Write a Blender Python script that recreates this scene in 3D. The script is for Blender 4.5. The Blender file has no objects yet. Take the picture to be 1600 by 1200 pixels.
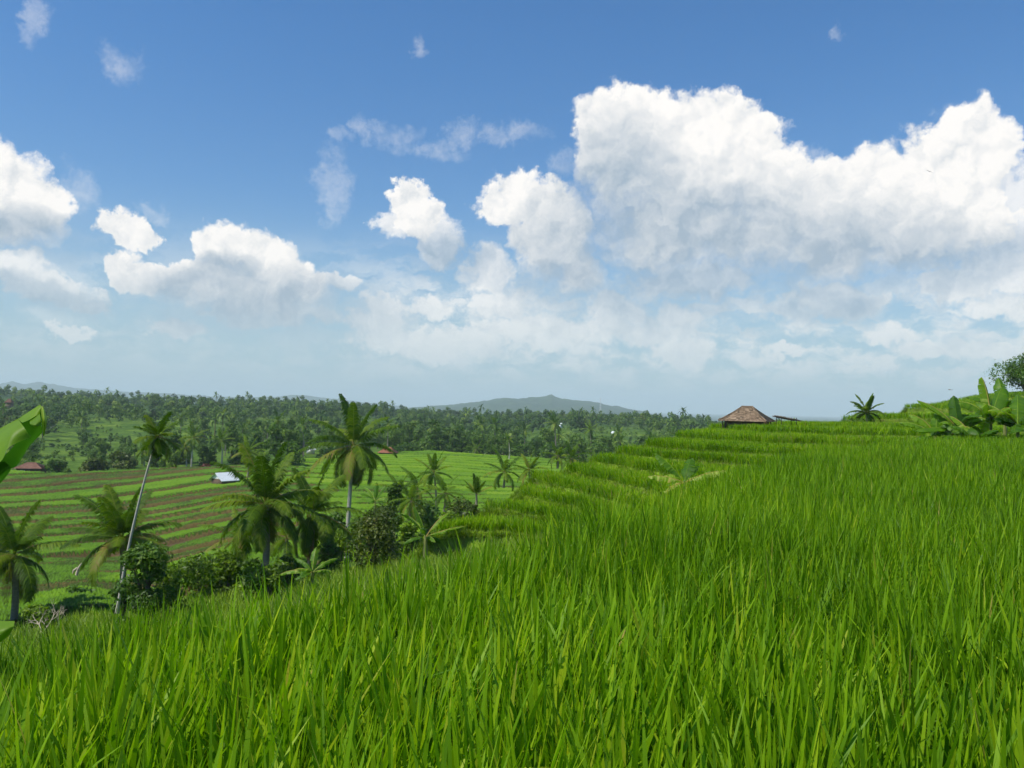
import bpy, math, random
import numpy as np
from mathutils import Matrix, Vector
R = math.radians
S = bpy.context.scene
COL = S.collection

# ------------------------------------------------------------------ camera
FPX = 1331.0                                   # focal length in pixels of a 1600 px wide frame
PITCH, ROLL = R(1.46), R(1.3)
EYE = 1.6
f_ = np.array([0, math.cos(PITCH), math.sin(PITCH)])
r0 = np.array([1.0, 0, 0]); u0 = np.array([0, -math.sin(PITCH), math.cos(PITCH)])
r_ = r0*math.cos(ROLL) + u0*math.sin(ROLL)
u_ = -r0*math.sin(ROLL) + u0*math.cos(ROLL)
cd = bpy.data.cameras.new('camera'); cam = bpy.data.objects.new('camera', cd); COL.objects.link(cam)
cd.sensor_width = 36; cd.lens = 36*FPX/1600; cd.clip_start = .05; cd.clip_end = 60000
m = Matrix.Identity(4)
for i in range(3):
    m[i][0] = r_[i]; m[i][1] = u_[i]; m[i][2] = -f_[i]
m[2][3] = EYE
cam.matrix_world = m
S.camera = cam

def ray(px, py):
    return f_ + r_*(px-800)/FPX + u_*(600-py)/FPX
def at(px, py, Y):                             # point seen at pixel (px,py) at depth Y
    d = ray(px, py); k = Y/d[1]
    return np.array([d[0]*k, Y, EYE + d[2]*k])
def atz(px, py, z):
    d = ray(px, py); k = (z-EYE)/d[2]
    return np.array([d[0]*k, d[1]*k, z])
def X_of(px, Y, z):                            # x of the point at depth Y, height z in image column px
    a = (px-800)/FPX; v = np.array([0, Y, z-EYE])
    return (a*(v@f_) - v@r_)/(r_[0]-a*f_[0])

# ------------------------------------------------------------------ light
SUN_EL, SUN_AZ = R(56), R(-118)                # azimuth from +Y, clockwise
S.view_settings.view_transform = 'Standard'; S.view_settings.look = 'None'
S.view_settings.gamma = 1; S.view_settings.exposure = 0.08
sd = np.array([math.sin(SUN_AZ)*math.cos(SUN_EL), math.cos(SUN_AZ)*math.cos(SUN_EL), math.sin(SUN_EL)])
ld = bpy.data.lights.new('sun', 'SUN'); ld.energy = 4.9; ld.angle = R(.53); ld.color = (1, .94, .82)
lo = bpy.data.objects.new('sun', ld); COL.objects.link(lo)
lo.rotation_euler = Vector(sd).to_track_quat('Z', 'Y').to_euler(); lo.location = (0, 0, 60)
S.cycles.use_denoising = True
S.cycles.max_bounces = 6; S.cycles.transmission_bounces = 3; S.cycles.diffuse_bounces = 3
S.cycles.volume_bounces = 1; S.cycles.transparent_max_bounces = 4
S.cycles.use_adaptive_sampling = True; S.cycles.adaptive_threshold = .03

W = bpy.data.worlds.new('World'); S.world = W; W.use_nodes = True
nt = W.node_tree; nt.nodes.clear()
class NB:
    """tiny helper to write node maths"""
    def __init__(s, t): s.t = t
    def n(s, kind, **kw):
        o = s.t.nodes.new(kind)
        for k, v in kw.items(): setattr(o, k, v)
        return o
    def put(s, sock, v):
        if v is None: return
        if hasattr(v, 'is_linked') or hasattr(v, 'links'): s.t.links.new(v, sock)
        else: sock.default_value = v
    def m(s, op, a, b=None, c=None, clamp=False):
        o = s.n('ShaderNodeMath', operation=op, use_clamp=clamp)
        s.put(o.inputs[0], a); s.put(o.inputs[1], b); s.put(o.inputs[2], c)
        return o.outputs[0]
    def v(s, op, a, b=None, c=None, out=0):
        o = s.n('ShaderNodeVectorMath', operation=op)
        s.put(o.inputs[0], a); s.put(o.inputs[1], b); s.put(o.inputs[2], c)
        return o.outputs[out]
    def noise(s, vec, scale, detail=4, rough=.5, out=0, dist=0, lac=2.0):
        o = s.n('ShaderNodeTexNoise'); s.put(o.inputs['Vector'], vec)
        o.inputs['Scale'].default_value = scale; o.inputs['Detail'].default_value = detail
        o.inputs['Roughness'].default_value = rough; o.inputs['Distortion'].default_value = dist
        o.inputs['Lacunarity'].default_value = lac
        return o.outputs[out]
    def ss(s, x, a, b, lo_=0., hi_=1.):
        o = s.n('ShaderNodeMapRange', interpolation_type='SMOOTHSTEP'); s.put(o.inputs[0], x)
        for i, q in zip((1, 2, 3, 4), (a, b, lo_, hi_)): s.put(o.inputs[i], q)
        return o.outputs[0]
    def mix(s, fac, a, b, blend='MIX'):
        o = s.n('ShaderNodeMix', data_type='RGBA', blend_type=blend); s.put(o.inputs[0], fac)
        s.put(o.inputs[6], a); s.put(o.inputs[7], b)
        return o.outputs[2]
    def ramp(s, fac, stops):
        o = s.n('ShaderNodeValToRGB'); s.put(o.inputs[0], fac); e = o.color_ramp.elements
        while len(e) < len(stops): e.new(.5)
        for i, (p, c) in enumerate(stops): e[i].position = p; e[i].color = (*c, 1)
        return o.outputs[0]

# ---- the sky: physical sky plus clouds laid out by compass direction (degrees of azimuth and elevation)
b = NB(nt)
tc = b.n('ShaderNodeTexCoord').outputs['Generated']
sky = b.n('ShaderNodeTexSky', sky_type='NISHITA', sun_disc=False)
sky.sun_elevation = SUN_EL; sky.sun_rotation = SUN_AZ
sky.altitude = 400; sky.air_density = 1.0; sky.dust_density = .6; sky.ozone_density = 3.0
sp = b.n('ShaderNodeSeparateXYZ'); nt.links.new(tc, sp.inputs[0])
hyp = b.m('SQRT', b.m('ADD', b.m('MULTIPLY', sp.outputs[0], sp.outputs[0]), b.m('MULTIPLY', sp.outputs[1], sp.outputs[1])))
az = b.m('MULTIPLY', b.m('ARCTAN2', sp.outputs[0], sp.outputs[1]), 180/math.pi)
el = b.m('MULTIPLY', b.m('ARCTAN2', sp.outputs[2], hyp), 180/math.pi)
cmb = b.n('ShaderNodeCombineXYZ'); nt.links.new(az, cmb.inputs[0]); nt.links.new(el, cmb.inputs[1])
P0 = cmb.outputs[0]
def azel(px, py):
    d = ray(px, py)
    return math.degrees(math.atan2(d[0], d[1])), math.degrees(math.atan2(d[2], math.hypot(d[0], d[1])))
wn = b.noise(P0, .22, 5, .6, out=1)
wv = b.v('MULTIPLY', b.v('SUBTRACT', wn, (.5, .5, .5)), (4.2, 3.4, 0))
wn2 = b.noise(P0, .95, 4, .6, out=1)
wv2 = b.v('MULTIPLY', b.v('SUBTRACT', wn2, (.5, .5, .5)), (1.7, 1.5, 0))
PW = b.v('ADD', b.v('ADD', P0, wv), wv2)
def blobs(P, lst):
    cur = None
    for (cx, cy, rx, ry) in lst:
        a, e = azel(cx, cy); sx, sy = FPX*math.pi/180/rx, FPX*math.pi/180/ry
        q = b.v('MULTIPLY_ADD', P, (sx, sy, 0), (-a*sx, -e*sy, 0))
        d2 = b.v('DOT_PRODUCT', q, q, out=1)
        cur = d2 if cur is None else b.m('MINIMUM', cur, d2)
    return b.m('SUBTRACT', 1.0, cur)
HARD = [(955,188,58,55),(1010,190,70,50),(1080,195,75,52),(1140,198,62,52),(1182,228,48,52),(950,232,64,60),(1010,260,100,75),
 (1100,280,120,95),(1200,300,70,75),(1060,350,125,72),(1160,365,130,55),(1245,315,55,55),(1295,300,58,52),(1375,305,80,62),
 (1450,268,60,58),(1505,222,46,48),(1535,258,44,58),(1400,355,110,55),(1300,375,100,48),(1500,330,80,66),
 (795,312,56,42),(855,322,64,36),(885,350,46,48),(862,380,70,56),(900,412,40,52),
 (640,306,40,30),(655,338,44,34),
 (5,300,56,66),(48,328,54,50),(2,355,60,34),
 (205,420,34,28),(250,432,44,28),(345,388,46,40),(395,398,58,42),(436,420,56,42),(475,452,48,34),(400,458,120,42),(320,440,90,36),
 (185,350,34,26),(215,368,26,22)]
SOFT = [(690,372,40,40),(620,345,40,30),(185,350,34,26),(215,368,26,22),(600,486,34,24),(1058,500,36,26),(1585,330,60,70),(1560,410,80,60),(1500,440,60,30),(1080,440,120,30),(950,482,75,36),(1300,462,80,32),(1345,470,50,28),
 (1575,478,58,18),(1385,525,55,14),(1452,546,45,15),(1070,552,52,20),(1235,552,42,12),(1580,535,36,14),
 (30,430,64,30),(85,455,64,24),(120,470,40,16),(290,512,50,18),(550,443,36,18),(668,490,40,22),(580,505,60,24),
 (760,430,50,44),(790,475,66,36),(690,378,34,44),(420,490,120,20),(110,521,30,11),(700,540,120,26),
 (850,520,140,36),(620,530,90,22),(1000,520,90,24),]
WISP = [(192,97,30,26),(62,38,18,34),(620,208,60,26),(722,205,34,28),(565,200,18,26),(525,215,20,14),(680,230,60,18),
 (1270,245,24,18),(1480,185,34,24),(870,262,22,24),(1140,240,20,20),(1300,60,10,14),(650,72,14,18),(120,300,30,40),(240,325,26,18),(515,285,34,60),(800,215,60,20)]
DARK = [(700,400,56,34),(1050,400,210,95),(1180,410,220,70),(965,330,80,110),(1120,330,90,40),(880,430,70,40),(420,480,150,48),(330,475,110,44),(350,420,40,20),(30,370,90,28),
 (1420,400,130,40),(1090,455,110,22),(1300,480,90,22),(60,470,100,16)]
DH = blobs(PW, HARD); DS = blobs(PW, SOFT); DW = blobs(PW, WISP); DD = blobs(b.v('ADD', P0, wv), DARK)
# billows: fractal noise and its offset copy towards the sun give relief
fb = b.noise(PW, .55, 9, .58)
fb2 = b.noise(b.v('ADD', PW, (-.55, .75, 0)), .55, 6, .55)
fine = b.noise(P0, 1.9, 7, .62, dist=.3)
def puff(P):
    o = b.n('ShaderNodeTexVoronoi', feature='F1', normalize=True); b.put(o.inputs['Vector'], P)
    o.inputs['Scale'].default_value = .5; o.inputs['Detail'].default_value = 3.5; o.inputs['Roughness'].default_value = .62; o.inputs['Lacunarity'].default_value = 2.3
    return o.outputs['Distance']
_sc = b.v('SCALE', wv2, None); _sc.node.inputs[3].default_value = .45; PV = b.v('ADD', P0, _sc)
pf = puff(PV); pf2 = puff(b.v('ADD', PV, (-.35, .5, 0)))
fcen = b.m('SUBTRACT', fb, .5)
fine_c = b.m('SUBTRACT', fine, .5)
eh = b.m('MULTIPLY_ADD', fcen, 1.1, DH); eh = b.m('MULTIPLY_ADD', fine_c, .3, eh); eh = b.m('MULTIPLY_ADD', b.m('SUBTRACT', .42, pf), 1.25, eh)
es = b.m('MULTIPLY_ADD', fcen, 2.0, DS); es = b.m('MULTIPLY_ADD', fine_c, .8, es); es = b.m('MULTIPLY_ADD', b.m('SUBTRACT', .42, pf), .9, es)
soft = b.ss(DD, -.6, .7); aH = b.ss(eh, b.m('MULTIPLY_ADD', soft, -.6, -.08), b.m('MULTIPLY_ADD', soft, .5, .46)); ew = b.m('MULTIPLY_ADD', fcen, 2.6, DW); ew = b.m('MULTIPLY_ADD', fine_c, 1.8, ew); aW = b.m('MULTIPLY', b.ss(ew, -.1, 1.7), .30); aS = b.m('MULTIPLY', b.ss(es, -.15, .75), .84)
# broken small cumulus and veil low over the horizon
lowm = b.m('MULTIPLY', b.ss(el, .3, 3.2), b.ss(el, 12.0, 6.0))
lown = b.noise(b.v('MULTIPLY', b.v('ADD', P0, wv2), (.55, 1.5, 0)), .55, 7, .6)
azr = b.ss(az, -14, -4, .45, 1.0); lowf = b.m('MULTIPLY_ADD', b.m('SUBTRACT', .42, pf), .12, lown); aL = b.m('MULTIPLY', b.m('MULTIPLY', b.m('MULTIPLY', b.ss(lowf, .40, .62), lowm), azr), .78)
alpha = b.m('MAXIMUM', b.m('MAXIMUM', aH, aS), b.m('MAXIMUM', aL, aW))
# light and grey in the clouds: thick parts away from the sun are grey
rel = b.m('MULTIPLY', b.m('SUBTRACT', fb, fb2), 1.9)
dk = b.ss(b.m('MULTIPLY_ADD', fcen, 1.0, DD), -1.9, 1.1)
rel = b.m('MULTIPLY', rel, .55); rel = b.m('ADD', rel, b.m('MULTIPLY', b.m('SUBTRACT', pf2, pf), b.m('MULTIPLY_ADD', dk, -.5, .75))); lit = b.m('SUBTRACT', b.m('ADD', .93, rel), b.m('MULTIPLY', dk, .80))
lit = b.m('ADD', lit, b.m('MULTIPLY', fine_c, .12), clamp=True)
ccol = b.mix(lit, (.37, .46, .56, 1), (1.0, .97, .94, 1))
hz = b.ss(el, 9.0, .5)
ccol = b.mix(b.m('MULTIPLY', hz, .62), ccol, (.46, .58, .64, 1))
tint = b.mix(b.ss(el, 0, 26), (.82, .97, 1.04, 1), (.52, .92, 1.22, 1))
SKYK = .112
skyc = b.mix(1.0, sky.outputs[0], tint, 'MULTIPLY')
skyc = b.v('SCALE', skyc, None); skyc.node.inputs[3].default_value = SKYK
veil = b.m('MULTIPLY', b.ss(el, 14, 0), .8)
skyc = b.mix(veil, skyc, (.40, .54, .62, 1))
outc = b.mix(alpha, skyc, ccol)
bg = b.n('ShaderNodeBackground'); nt.links.new(outc, bg.inputs[0]); bg.inputs[1].default_value = 1
wo = b.n('ShaderNodeOutputWorld'); nt.links.new(bg.outputs[0], wo.inputs[0])
W.cycles.sampling_method = 'MANUAL'; W.cycles.sample_map_resolution = 256

# ------------------------------------------------------------------ object helpers
def tag(o, label=None, cat=None, group=None, kind=None):
    if label: o['label'] = label
    if cat: o['category'] = cat
    if group: o['group'] = group
    if kind: o['kind'] = kind
    return o
def mesh_np(name, V, F, mat=None, attrs=None, smooth=False, mats=None, mi=None):
    """V (n,3); F list of (m,k) index arrays (k=3 or 4)"""
    V = np.ascontiguousarray(V, dtype=np.float32)
    if isinstance(F, np.ndarray): F = [F]
    F = [np.asarray(a, dtype=np.int32) for a in F if len(a)]
    me = bpy.data.meshes.new(name)
    me.vertices.add(len(V)); me.vertices.foreach_set('co', V.ravel())
    nl = sum(a.size for a in F); npoly = sum(len(a) for a in F)
    me.loops.add(nl); me.polygons.add(npoly)
    me.loops.foreach_set('vertex_index', np.concatenate([a.ravel() for a in F]))
    tot = np.concatenate([np.full(len(a), a.shape[1], np.int32) for a in F])
    st = np.concatenate([[0], np.cumsum(tot)[:-1]]).astype(np.int32)
    me.polygons.foreach_set('loop_start', st)
    me.polygons.foreach_set('loop_total', tot)
    if smooth: me.polygons.foreach_set('use_smooth', np.ones(npoly, bool))
    if mi is not None: me.polygons.foreach_set('material_index', np.asarray(mi, np.int32))
    for k, a in (attrs or {}).items():
        at_ = me.attributes.new(k, 'FLOAT', 'POINT'); at_.data.foreach_set('value', np.asarray(a, np.float32))
    me.update(calc_edges=True)
    for mm in (mats or [mat]):
        if mm: me.materials.append(mm)
    return me
def obj(name, me, parent=None, loc=None):
    o = bpy.data.objects.new(name, me); COL.objects.link(o)
    if parent is not None: o.parent = parent
    if loc is not None: o.location = loc
    return o
def empty(name, loc, rz=0, sc=1):
    o = bpy.data.objects.new(name, None); COL.objects.link(o); o.location = loc
    o.rotation_euler = (0, 0, rz); o.scale = (sc, sc, sc) if not hasattr(sc, '__len__') else sc
    o.empty_display_size = .2
    return o
class Acc:
    """collects vertices and faces for one mesh"""
    def __init__(s): s.V = []; s.F3 = []; s.F4 = []; s.A = []; s.n = 0
    def add(s, V, F, rnd=0.5):
        V = np.asarray(V, float).reshape(-1, 3); F = np.asarray(F, int)
        (s.F3 if F.shape[1] == 3 else s.F4).append(F+s.n)
        s.V.append(V); s.A.append(np.broadcast_to(np.asarray(rnd, float), (len(V),)).copy()); s.n += len(V)
    def box(s, c, size, rz=0, tilt=None, rnd=.5):
        x, y, z = [q/2 for q in size]
        V = np.array([(i*x, j*y, k*z) for i in (-1, 1) for j in (-1, 1) for k in (-1, 1)])
        M = np.array([[math.cos(rz), -math.sin(rz), 0], [math.sin(rz), math.cos(rz), 0], [0, 0, 1]])
        if tilt is not None: M = M @ np.array(Matrix.Rotation(tilt[0], 3, tilt[1]))
        s.add(V@M.T+np.array(c), [(0,1,3,2),(4,6,7,5),(0,4,5,1),(2,3,7,6),(0,2,6,4),(1,5,7,3)], rnd)
    def tube(s, pts, rad, n=8, rnd=.5, cap=True):
        pts = np.asarray(pts, float); rad = np.broadcast_to(np.asarray(rad, float), (len(pts),))
        T = np.gradient(pts, axis=0); T /= np.linalg.norm(T, axis=1)[:, None]+1e-9
        ref = np.array([0, 0, 1.]) if abs(T[0][2]) < .9 else np.array([1., 0, 0])
        A_ = np.cross(T, ref); A_ /= np.linalg.norm(A_, axis=1)[:, None]+1e-9; B_ = np.cross(T, A_)
        th = np.linspace(0, 2*math.pi, n, endpoint=False)
        V = pts[:, None]+rad[:, None, None]*(A_[:, None]*np.cos(th)[None, :, None]+B_[:, None]*np.sin(th)[None, :, None])
        L = len(pts); F = []
        for i in range(L-1):
            for j in range(n):
                F.append((i*n+j, i*n+(j+1) % n, (i+1)*n+(j+1) % n, (i+1)*n+j))
        V = V.reshape(-1, 3); s.add(V, F, rnd)
        if cap:
            for i in (0, L-1):
                s.add(np.vstack([V[i*n:(i+1)*n], pts[i]]), [(j, (j+1) % n, n) for j in range(n)], rnd)
    def mesh(s, name, mat, smooth=False):
        return mesh_np(name, np.vstack(s.V), [np.vstack(q) for q in (s.F4, s.F3) if q], mat, {'rnd': np.concatenate(s.A)}, smooth)

# ------------------------------------------------------------------ materials
def leaf_mat(name, stops, trans=.4, rough=.5, noise=0, spec=.3, tmul=(1.25, 1.35, .6), amp=.35):
    M = bpy.data.materials.new(name); M.use_nodes = True; t = M.node_tree; t.nodes.clear(); q = NB(t)
    a = q.n('ShaderNodeAttribute', attribute_name='rnd').outputs['Fac']
    if noise:
        pos = q.n('ShaderNodeNewGeometry').outputs['Position']
        nn = q.noise(pos, noise, 3, .55)
        a = q.m('ADD', a, q.m('MULTIPLY', q.m('SUBTRACT', nn, .5), amp*2), clamp=True)
    c = q.ramp(a, stops)
    p = q.n('ShaderNodeBsdfPrincipled'); t.links.new(c, p.inputs['Base Color']); p.inputs['Roughness'].default_value = rough
    p.inputs['Specular IOR Level'].default_value = spec
    tr = q.n('ShaderNodeBsdfTranslucent'); c2 = q.mix(1., c, (*tmul, 1), 'MULTIPLY'); t.links.new(c2, tr.inputs[0])
    mx = q.n('ShaderNodeMixShader'); mx.inputs[0].default_value = trans
    t.links.new(p.outputs[0], mx.inputs[1]); t.links.new(tr.outputs[0], mx.inputs[2])
    o = q.n('ShaderNodeOutputMaterial'); t.links.new(mx.outputs[0], o.inputs[0])
    return M
def solid_mat(name, stops, scale=3, rough=.8, detail=5, bump=0, use_attr=False, stretch=(1, 1, 1), coord='Object', spec=.3):
    M = bpy.data.materials.new(name); M.use_nodes = True; t = M.node_tree; t.nodes.clear(); q = NB(t)
    if coord == 'Object': v = q.n('ShaderNodeTexCoord').outputs['Object']
    else: v = q.n('ShaderNodeNewGeometry').outputs['Position']
    v = q.v('MULTIPLY', v, stretch)
    nn = q.noise(v, scale, detail, .6)
    if use_attr:
        a = q.n('ShaderNodeAttribute', attribute_name='rnd').outputs['Fac']
        nn = q.m('ADD', q.m('MULTIPLY', nn, .5), q.m('MULTIPLY', a, .5))
    c = q.ramp(nn, stops)
    p = q.n('ShaderNodeBsdfPrincipled'); t.links.new(c, p.inputs['Base Color']); p.inputs['Roughness'].default_value = rough
    p.inputs['Specular IOR Level'].default_value = spec
    if bump:
        bp = q.n('ShaderNodeBump'); bp.inputs['Strength'].default_value = bump; t.links.new(nn, bp.inputs['Height'])
        t.links.new(bp.outputs[0], p.inputs['Normal'])
    o = q.n('ShaderNodeOutputMaterial'); t.links.new(p.outputs[0], o.inputs[0])
    return M
RICE = [(0, (.05, .125, .003)), (.35, (.125, .265, .004)), (.62, (.215, .38, .006)), (.86, (.36, .48, .012)), (.96, (.30, .36, .03)), (1, (.42, .34, .09))]
M_rice = leaf_mat('rice_leaf', RICE, .45, .5, spec=.18)
M_rice_far = leaf_mat('rice_leaf_far', RICE, .45, .55, noise=.12, amp=.12, spec=.12)
M_palm = leaf_mat('palm_leaf', [(0, (.025, .065, .005)), (.4, (.075, .15, .007)), (.7, (.18, .26, .014)), (.93, (.22, .22, .05)), (1, (.28, .16, .06))], .4, .55, spec=.15)
M_palm_dry = leaf_mat('dry_palm_leaf', [(0, (.10, .05, .03)), (.5, (.22, .13, .06)), (1, (.34, .22, .1))], .2, .7)
M_leaf = leaf_mat('tree_leaf', [(0, (.022, .06, .006)), (.4, (.06, .135, .008)), (.75, (.10, .19, .012)), (1, (.20, .28, .025))], .3, .5, noise=.35)
M_leaf_b = leaf_mat('olive_leaf', [(0, (.03, .045, .006)), (.4, (.055, .095, .008)), (.75, (.12, .16, .015)), (1, (.2, .16, .035))], .3, .5, noise=.8)
M_shrub = leaf_mat('shrub_leaf', [(0, (.045, .10, .006)), (.4, (.11, .20, .008)), (.75, (.20, .31, .014)), (1, (.32, .42, .03))], .4, .5, noise=.6)
M_red = leaf_mat('red_leaf', [(0, (.05, .02, .015)), (.5, (.16, .04, .03)), (1, (.2, .12, .03))], .3, .5)
M_wood_far = leaf_mat('forest_leaf', [(0, (.014, .045, .006)), (.3, (.042, .105, .008)), (.6, (.11, .19, .014)), (.85, (.21, .29, .025)), (.95, (.17, .22, .05)), (1, (.16, .13, .05))], .25, .6, noise=.018, amp=.3)
M_banana = leaf_mat('banana_leaf', [(0, (.02, .085, .008)), (.5, (.08, .19, .006)), (.8, (.19, .33, .010)), (.9, (.42, .50, .10)), (1, (.50, .36, .10))], .45, .5, spec=.3, noise=7, amp=.12)
M_bananadry = leaf_mat('dry_banana_leaf', [(0, (.2, .1, .05)), (.5, (.36, .22, .08)), (1, (.42, .34, .12))], .35, .6)
M_trunk = solid_mat('palm_bark', [(0, (.10, .085, .07)), (.5, (.22, .19, .15)), (1, (.36, .32, .26))], 3, .85, stretch=(1, 1, 6), bump=.3)
M_trunk_pale = solid_mat('pale_bark', [(0, (.24, .22, .18)), (.5, (.40, .38, .32)), (1, (.55, .52, .46))], 3, .85, stretch=(1, 1, 4), bump=.2)
M_bark = solid_mat('tree_bark', [(0, (.05, .04, .03)), (1, (.16, .13, .10))], 4, .9, bump=.4)
M_dead = solid_mat('bleached_wood', [(0, (.34, .28, .19)), (1, (.62, .54, .40))], 6, .8)
M_bstem = solid_mat('banana_stem', [(0, (.08, .10, .03)), (.6, (.2, .22, .06)), (1, (.25, .16, .07))], 5, .5, stretch=(1, 1, .3))
M_coco = solid_mat('coconut_husk', [(0, (.12, .10, .02)), (1, (.28, .2, .05))], 5, .5)
M_tile = solid_mat('roof_tile', [(0.2, (.075, .055, .035)), (.5, (.20, .14, .09)), (.8, (.36, .265, .18))], 2.2, .85, use_attr=True, bump=.2)
M_redtile = solid_mat('red_roof_tile', [(0, (.22, .08, .045)), (1, (.42, .17, .10))], 1.5, .85, use_attr=True)
M_browntile = solid_mat('brown_roof_tile', [(0, (.13, .06, .04)), (1, (.28, .14, .10))], 1.5, .85, use_attr=True)
M_wall = solid_mat('woven_wall', [(0, (.05, .035, .025)), (1, (.16, .11, .07))], 9, .9, stretch=(1, 1, 4), bump=.3)
M_white = solid_mat('white_paint', [(0, (.55, .56, .56)), (1, (.82, .83, .82))], 3, .55)
M_tin = solid_mat('tin_sheet', [(0, (.45, .5, .52)), (1, (.72, .76, .78))], 2, .35, stretch=(6, 1, 1))
M_thatch = solid_mat('thatch', [(0, (.05, .035, .025)), (.5, (.15, .11, .08)), (1, (.28, .22, .17))], 9, .95, bump=.5, use_attr=True)
M_pole = solid_mat('dark_wood', [(0, (.04, .03, .02)), (1, (.12, .09, .06))], 8, .9)
M_bank = solid_mat('terrace_bank', [(0.25, (.10, .065, .03)), (.42, (.13, .18, .02)), (.6, (.17, .28, .015)), (.8, (.28, .34, .03))], .9, .95, coord='P', detail=8, bump=.4)
M_soil = solid_mat('wet_soil', [(0.3, (.035, .03, .015)), (.7, (.07, .06, .03))], 1.2, .95, coord='P')
M_bird = solid_mat('bird_feather', [(0, (.02, .02, .02)), (1, (.05, .045, .04))], 5, .7)

# terrain: rough meadow and woodland floor, far land under trees
def terrain_mat():
    M = bpy.data.materials.new('grassy_ground'); M.use_nodes = True; t = M.node_tree; t.nodes.clear(); q = NB(t)
    pos = q.n('ShaderNodeNewGeometry').outputs['Position']
    a = q.noise(pos, .35, 8, .65); a = q.m('ADD', q.m('MULTIPLY', a, .45), q.m('MULTIPLY', q.noise(pos, .06, 5, .7), .55)); c1 = q.ramp(a, [(.38, (.018, .05, .006)), (.5, (.06, .12, .010)), (.58, (.12, .19, .018)), (.66, (.17, .18, .04))])
    b2 = q.noise(pos, .02, 6, .6); c2 = q.ramp(b2, [(.35, (.015, .045, .012)), (.52, (.028, .065, .015)), (.62, (.06, .11, .02)), (.75, (.08, .10, .03))])
    y = q.n('ShaderNodeSeparateXYZ'); t.links.new(pos, y.inputs[0])
    # tree canopies make far land speckled
    vor = q.n('ShaderNodeTexVoronoi'); t.links.new(pos, vor.inputs['Vector']); vor.inputs['Scale'].default_value = .09
    c3 = q.mix(q.m('MULTIPLY', vor.outputs['Distance'], .7), c2, (.010, .025, .014, 1))
    f = q.ss(y.outputs[1], 450, 900)
    c = q.mix(f, c1, c3)
    p = q.n('ShaderNodeBsdfPrincipled'); t.links.new(c, p.inputs['Base Color']); p.inputs['Roughness'].default_value = .95
    p.inputs['Specular IOR Level'].default_value = .1
    o = q.n('ShaderNodeOutputMaterial'); t.links.new(p.outputs[0], o.inputs[0])
    return M
M_ground = terrain_mat()

# ------------------------------------------------------------------ value noise for shapes
_rg = np.random.default_rng(7)
_tab = _rg.random((256, 256))
def vn(x, y, s=1.0, o=0):
    x = np.asarray(x, float)*s+o*17.3; y = np.asarray(y, float)*s+o*9.1
    xi = np.floor(x).astype(int); yi = np.floor(y).astype(int); fx = x-xi; fy = y-yi
    fx = fx*fx*(3-2*fx); fy = fy*fy*(3-2*fy)
    g = lambda i, j: _tab[i % 256, j % 256]
    return ((g(xi, yi)*(1-fx)+g(xi+1, yi)*fx)*(1-fy)+(g(xi, yi+1)*(1-fx)+g(xi+1, yi+1)*fx)*fy)
def fbm(x, y, s=1., n=4, o=0):
    r = 0; a = 1; t_ = 0
    for i in range(n): r = r+a*vn(x, y, s*2**i, o+i); t_ += a; a *= .5
    return r/t_

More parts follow.
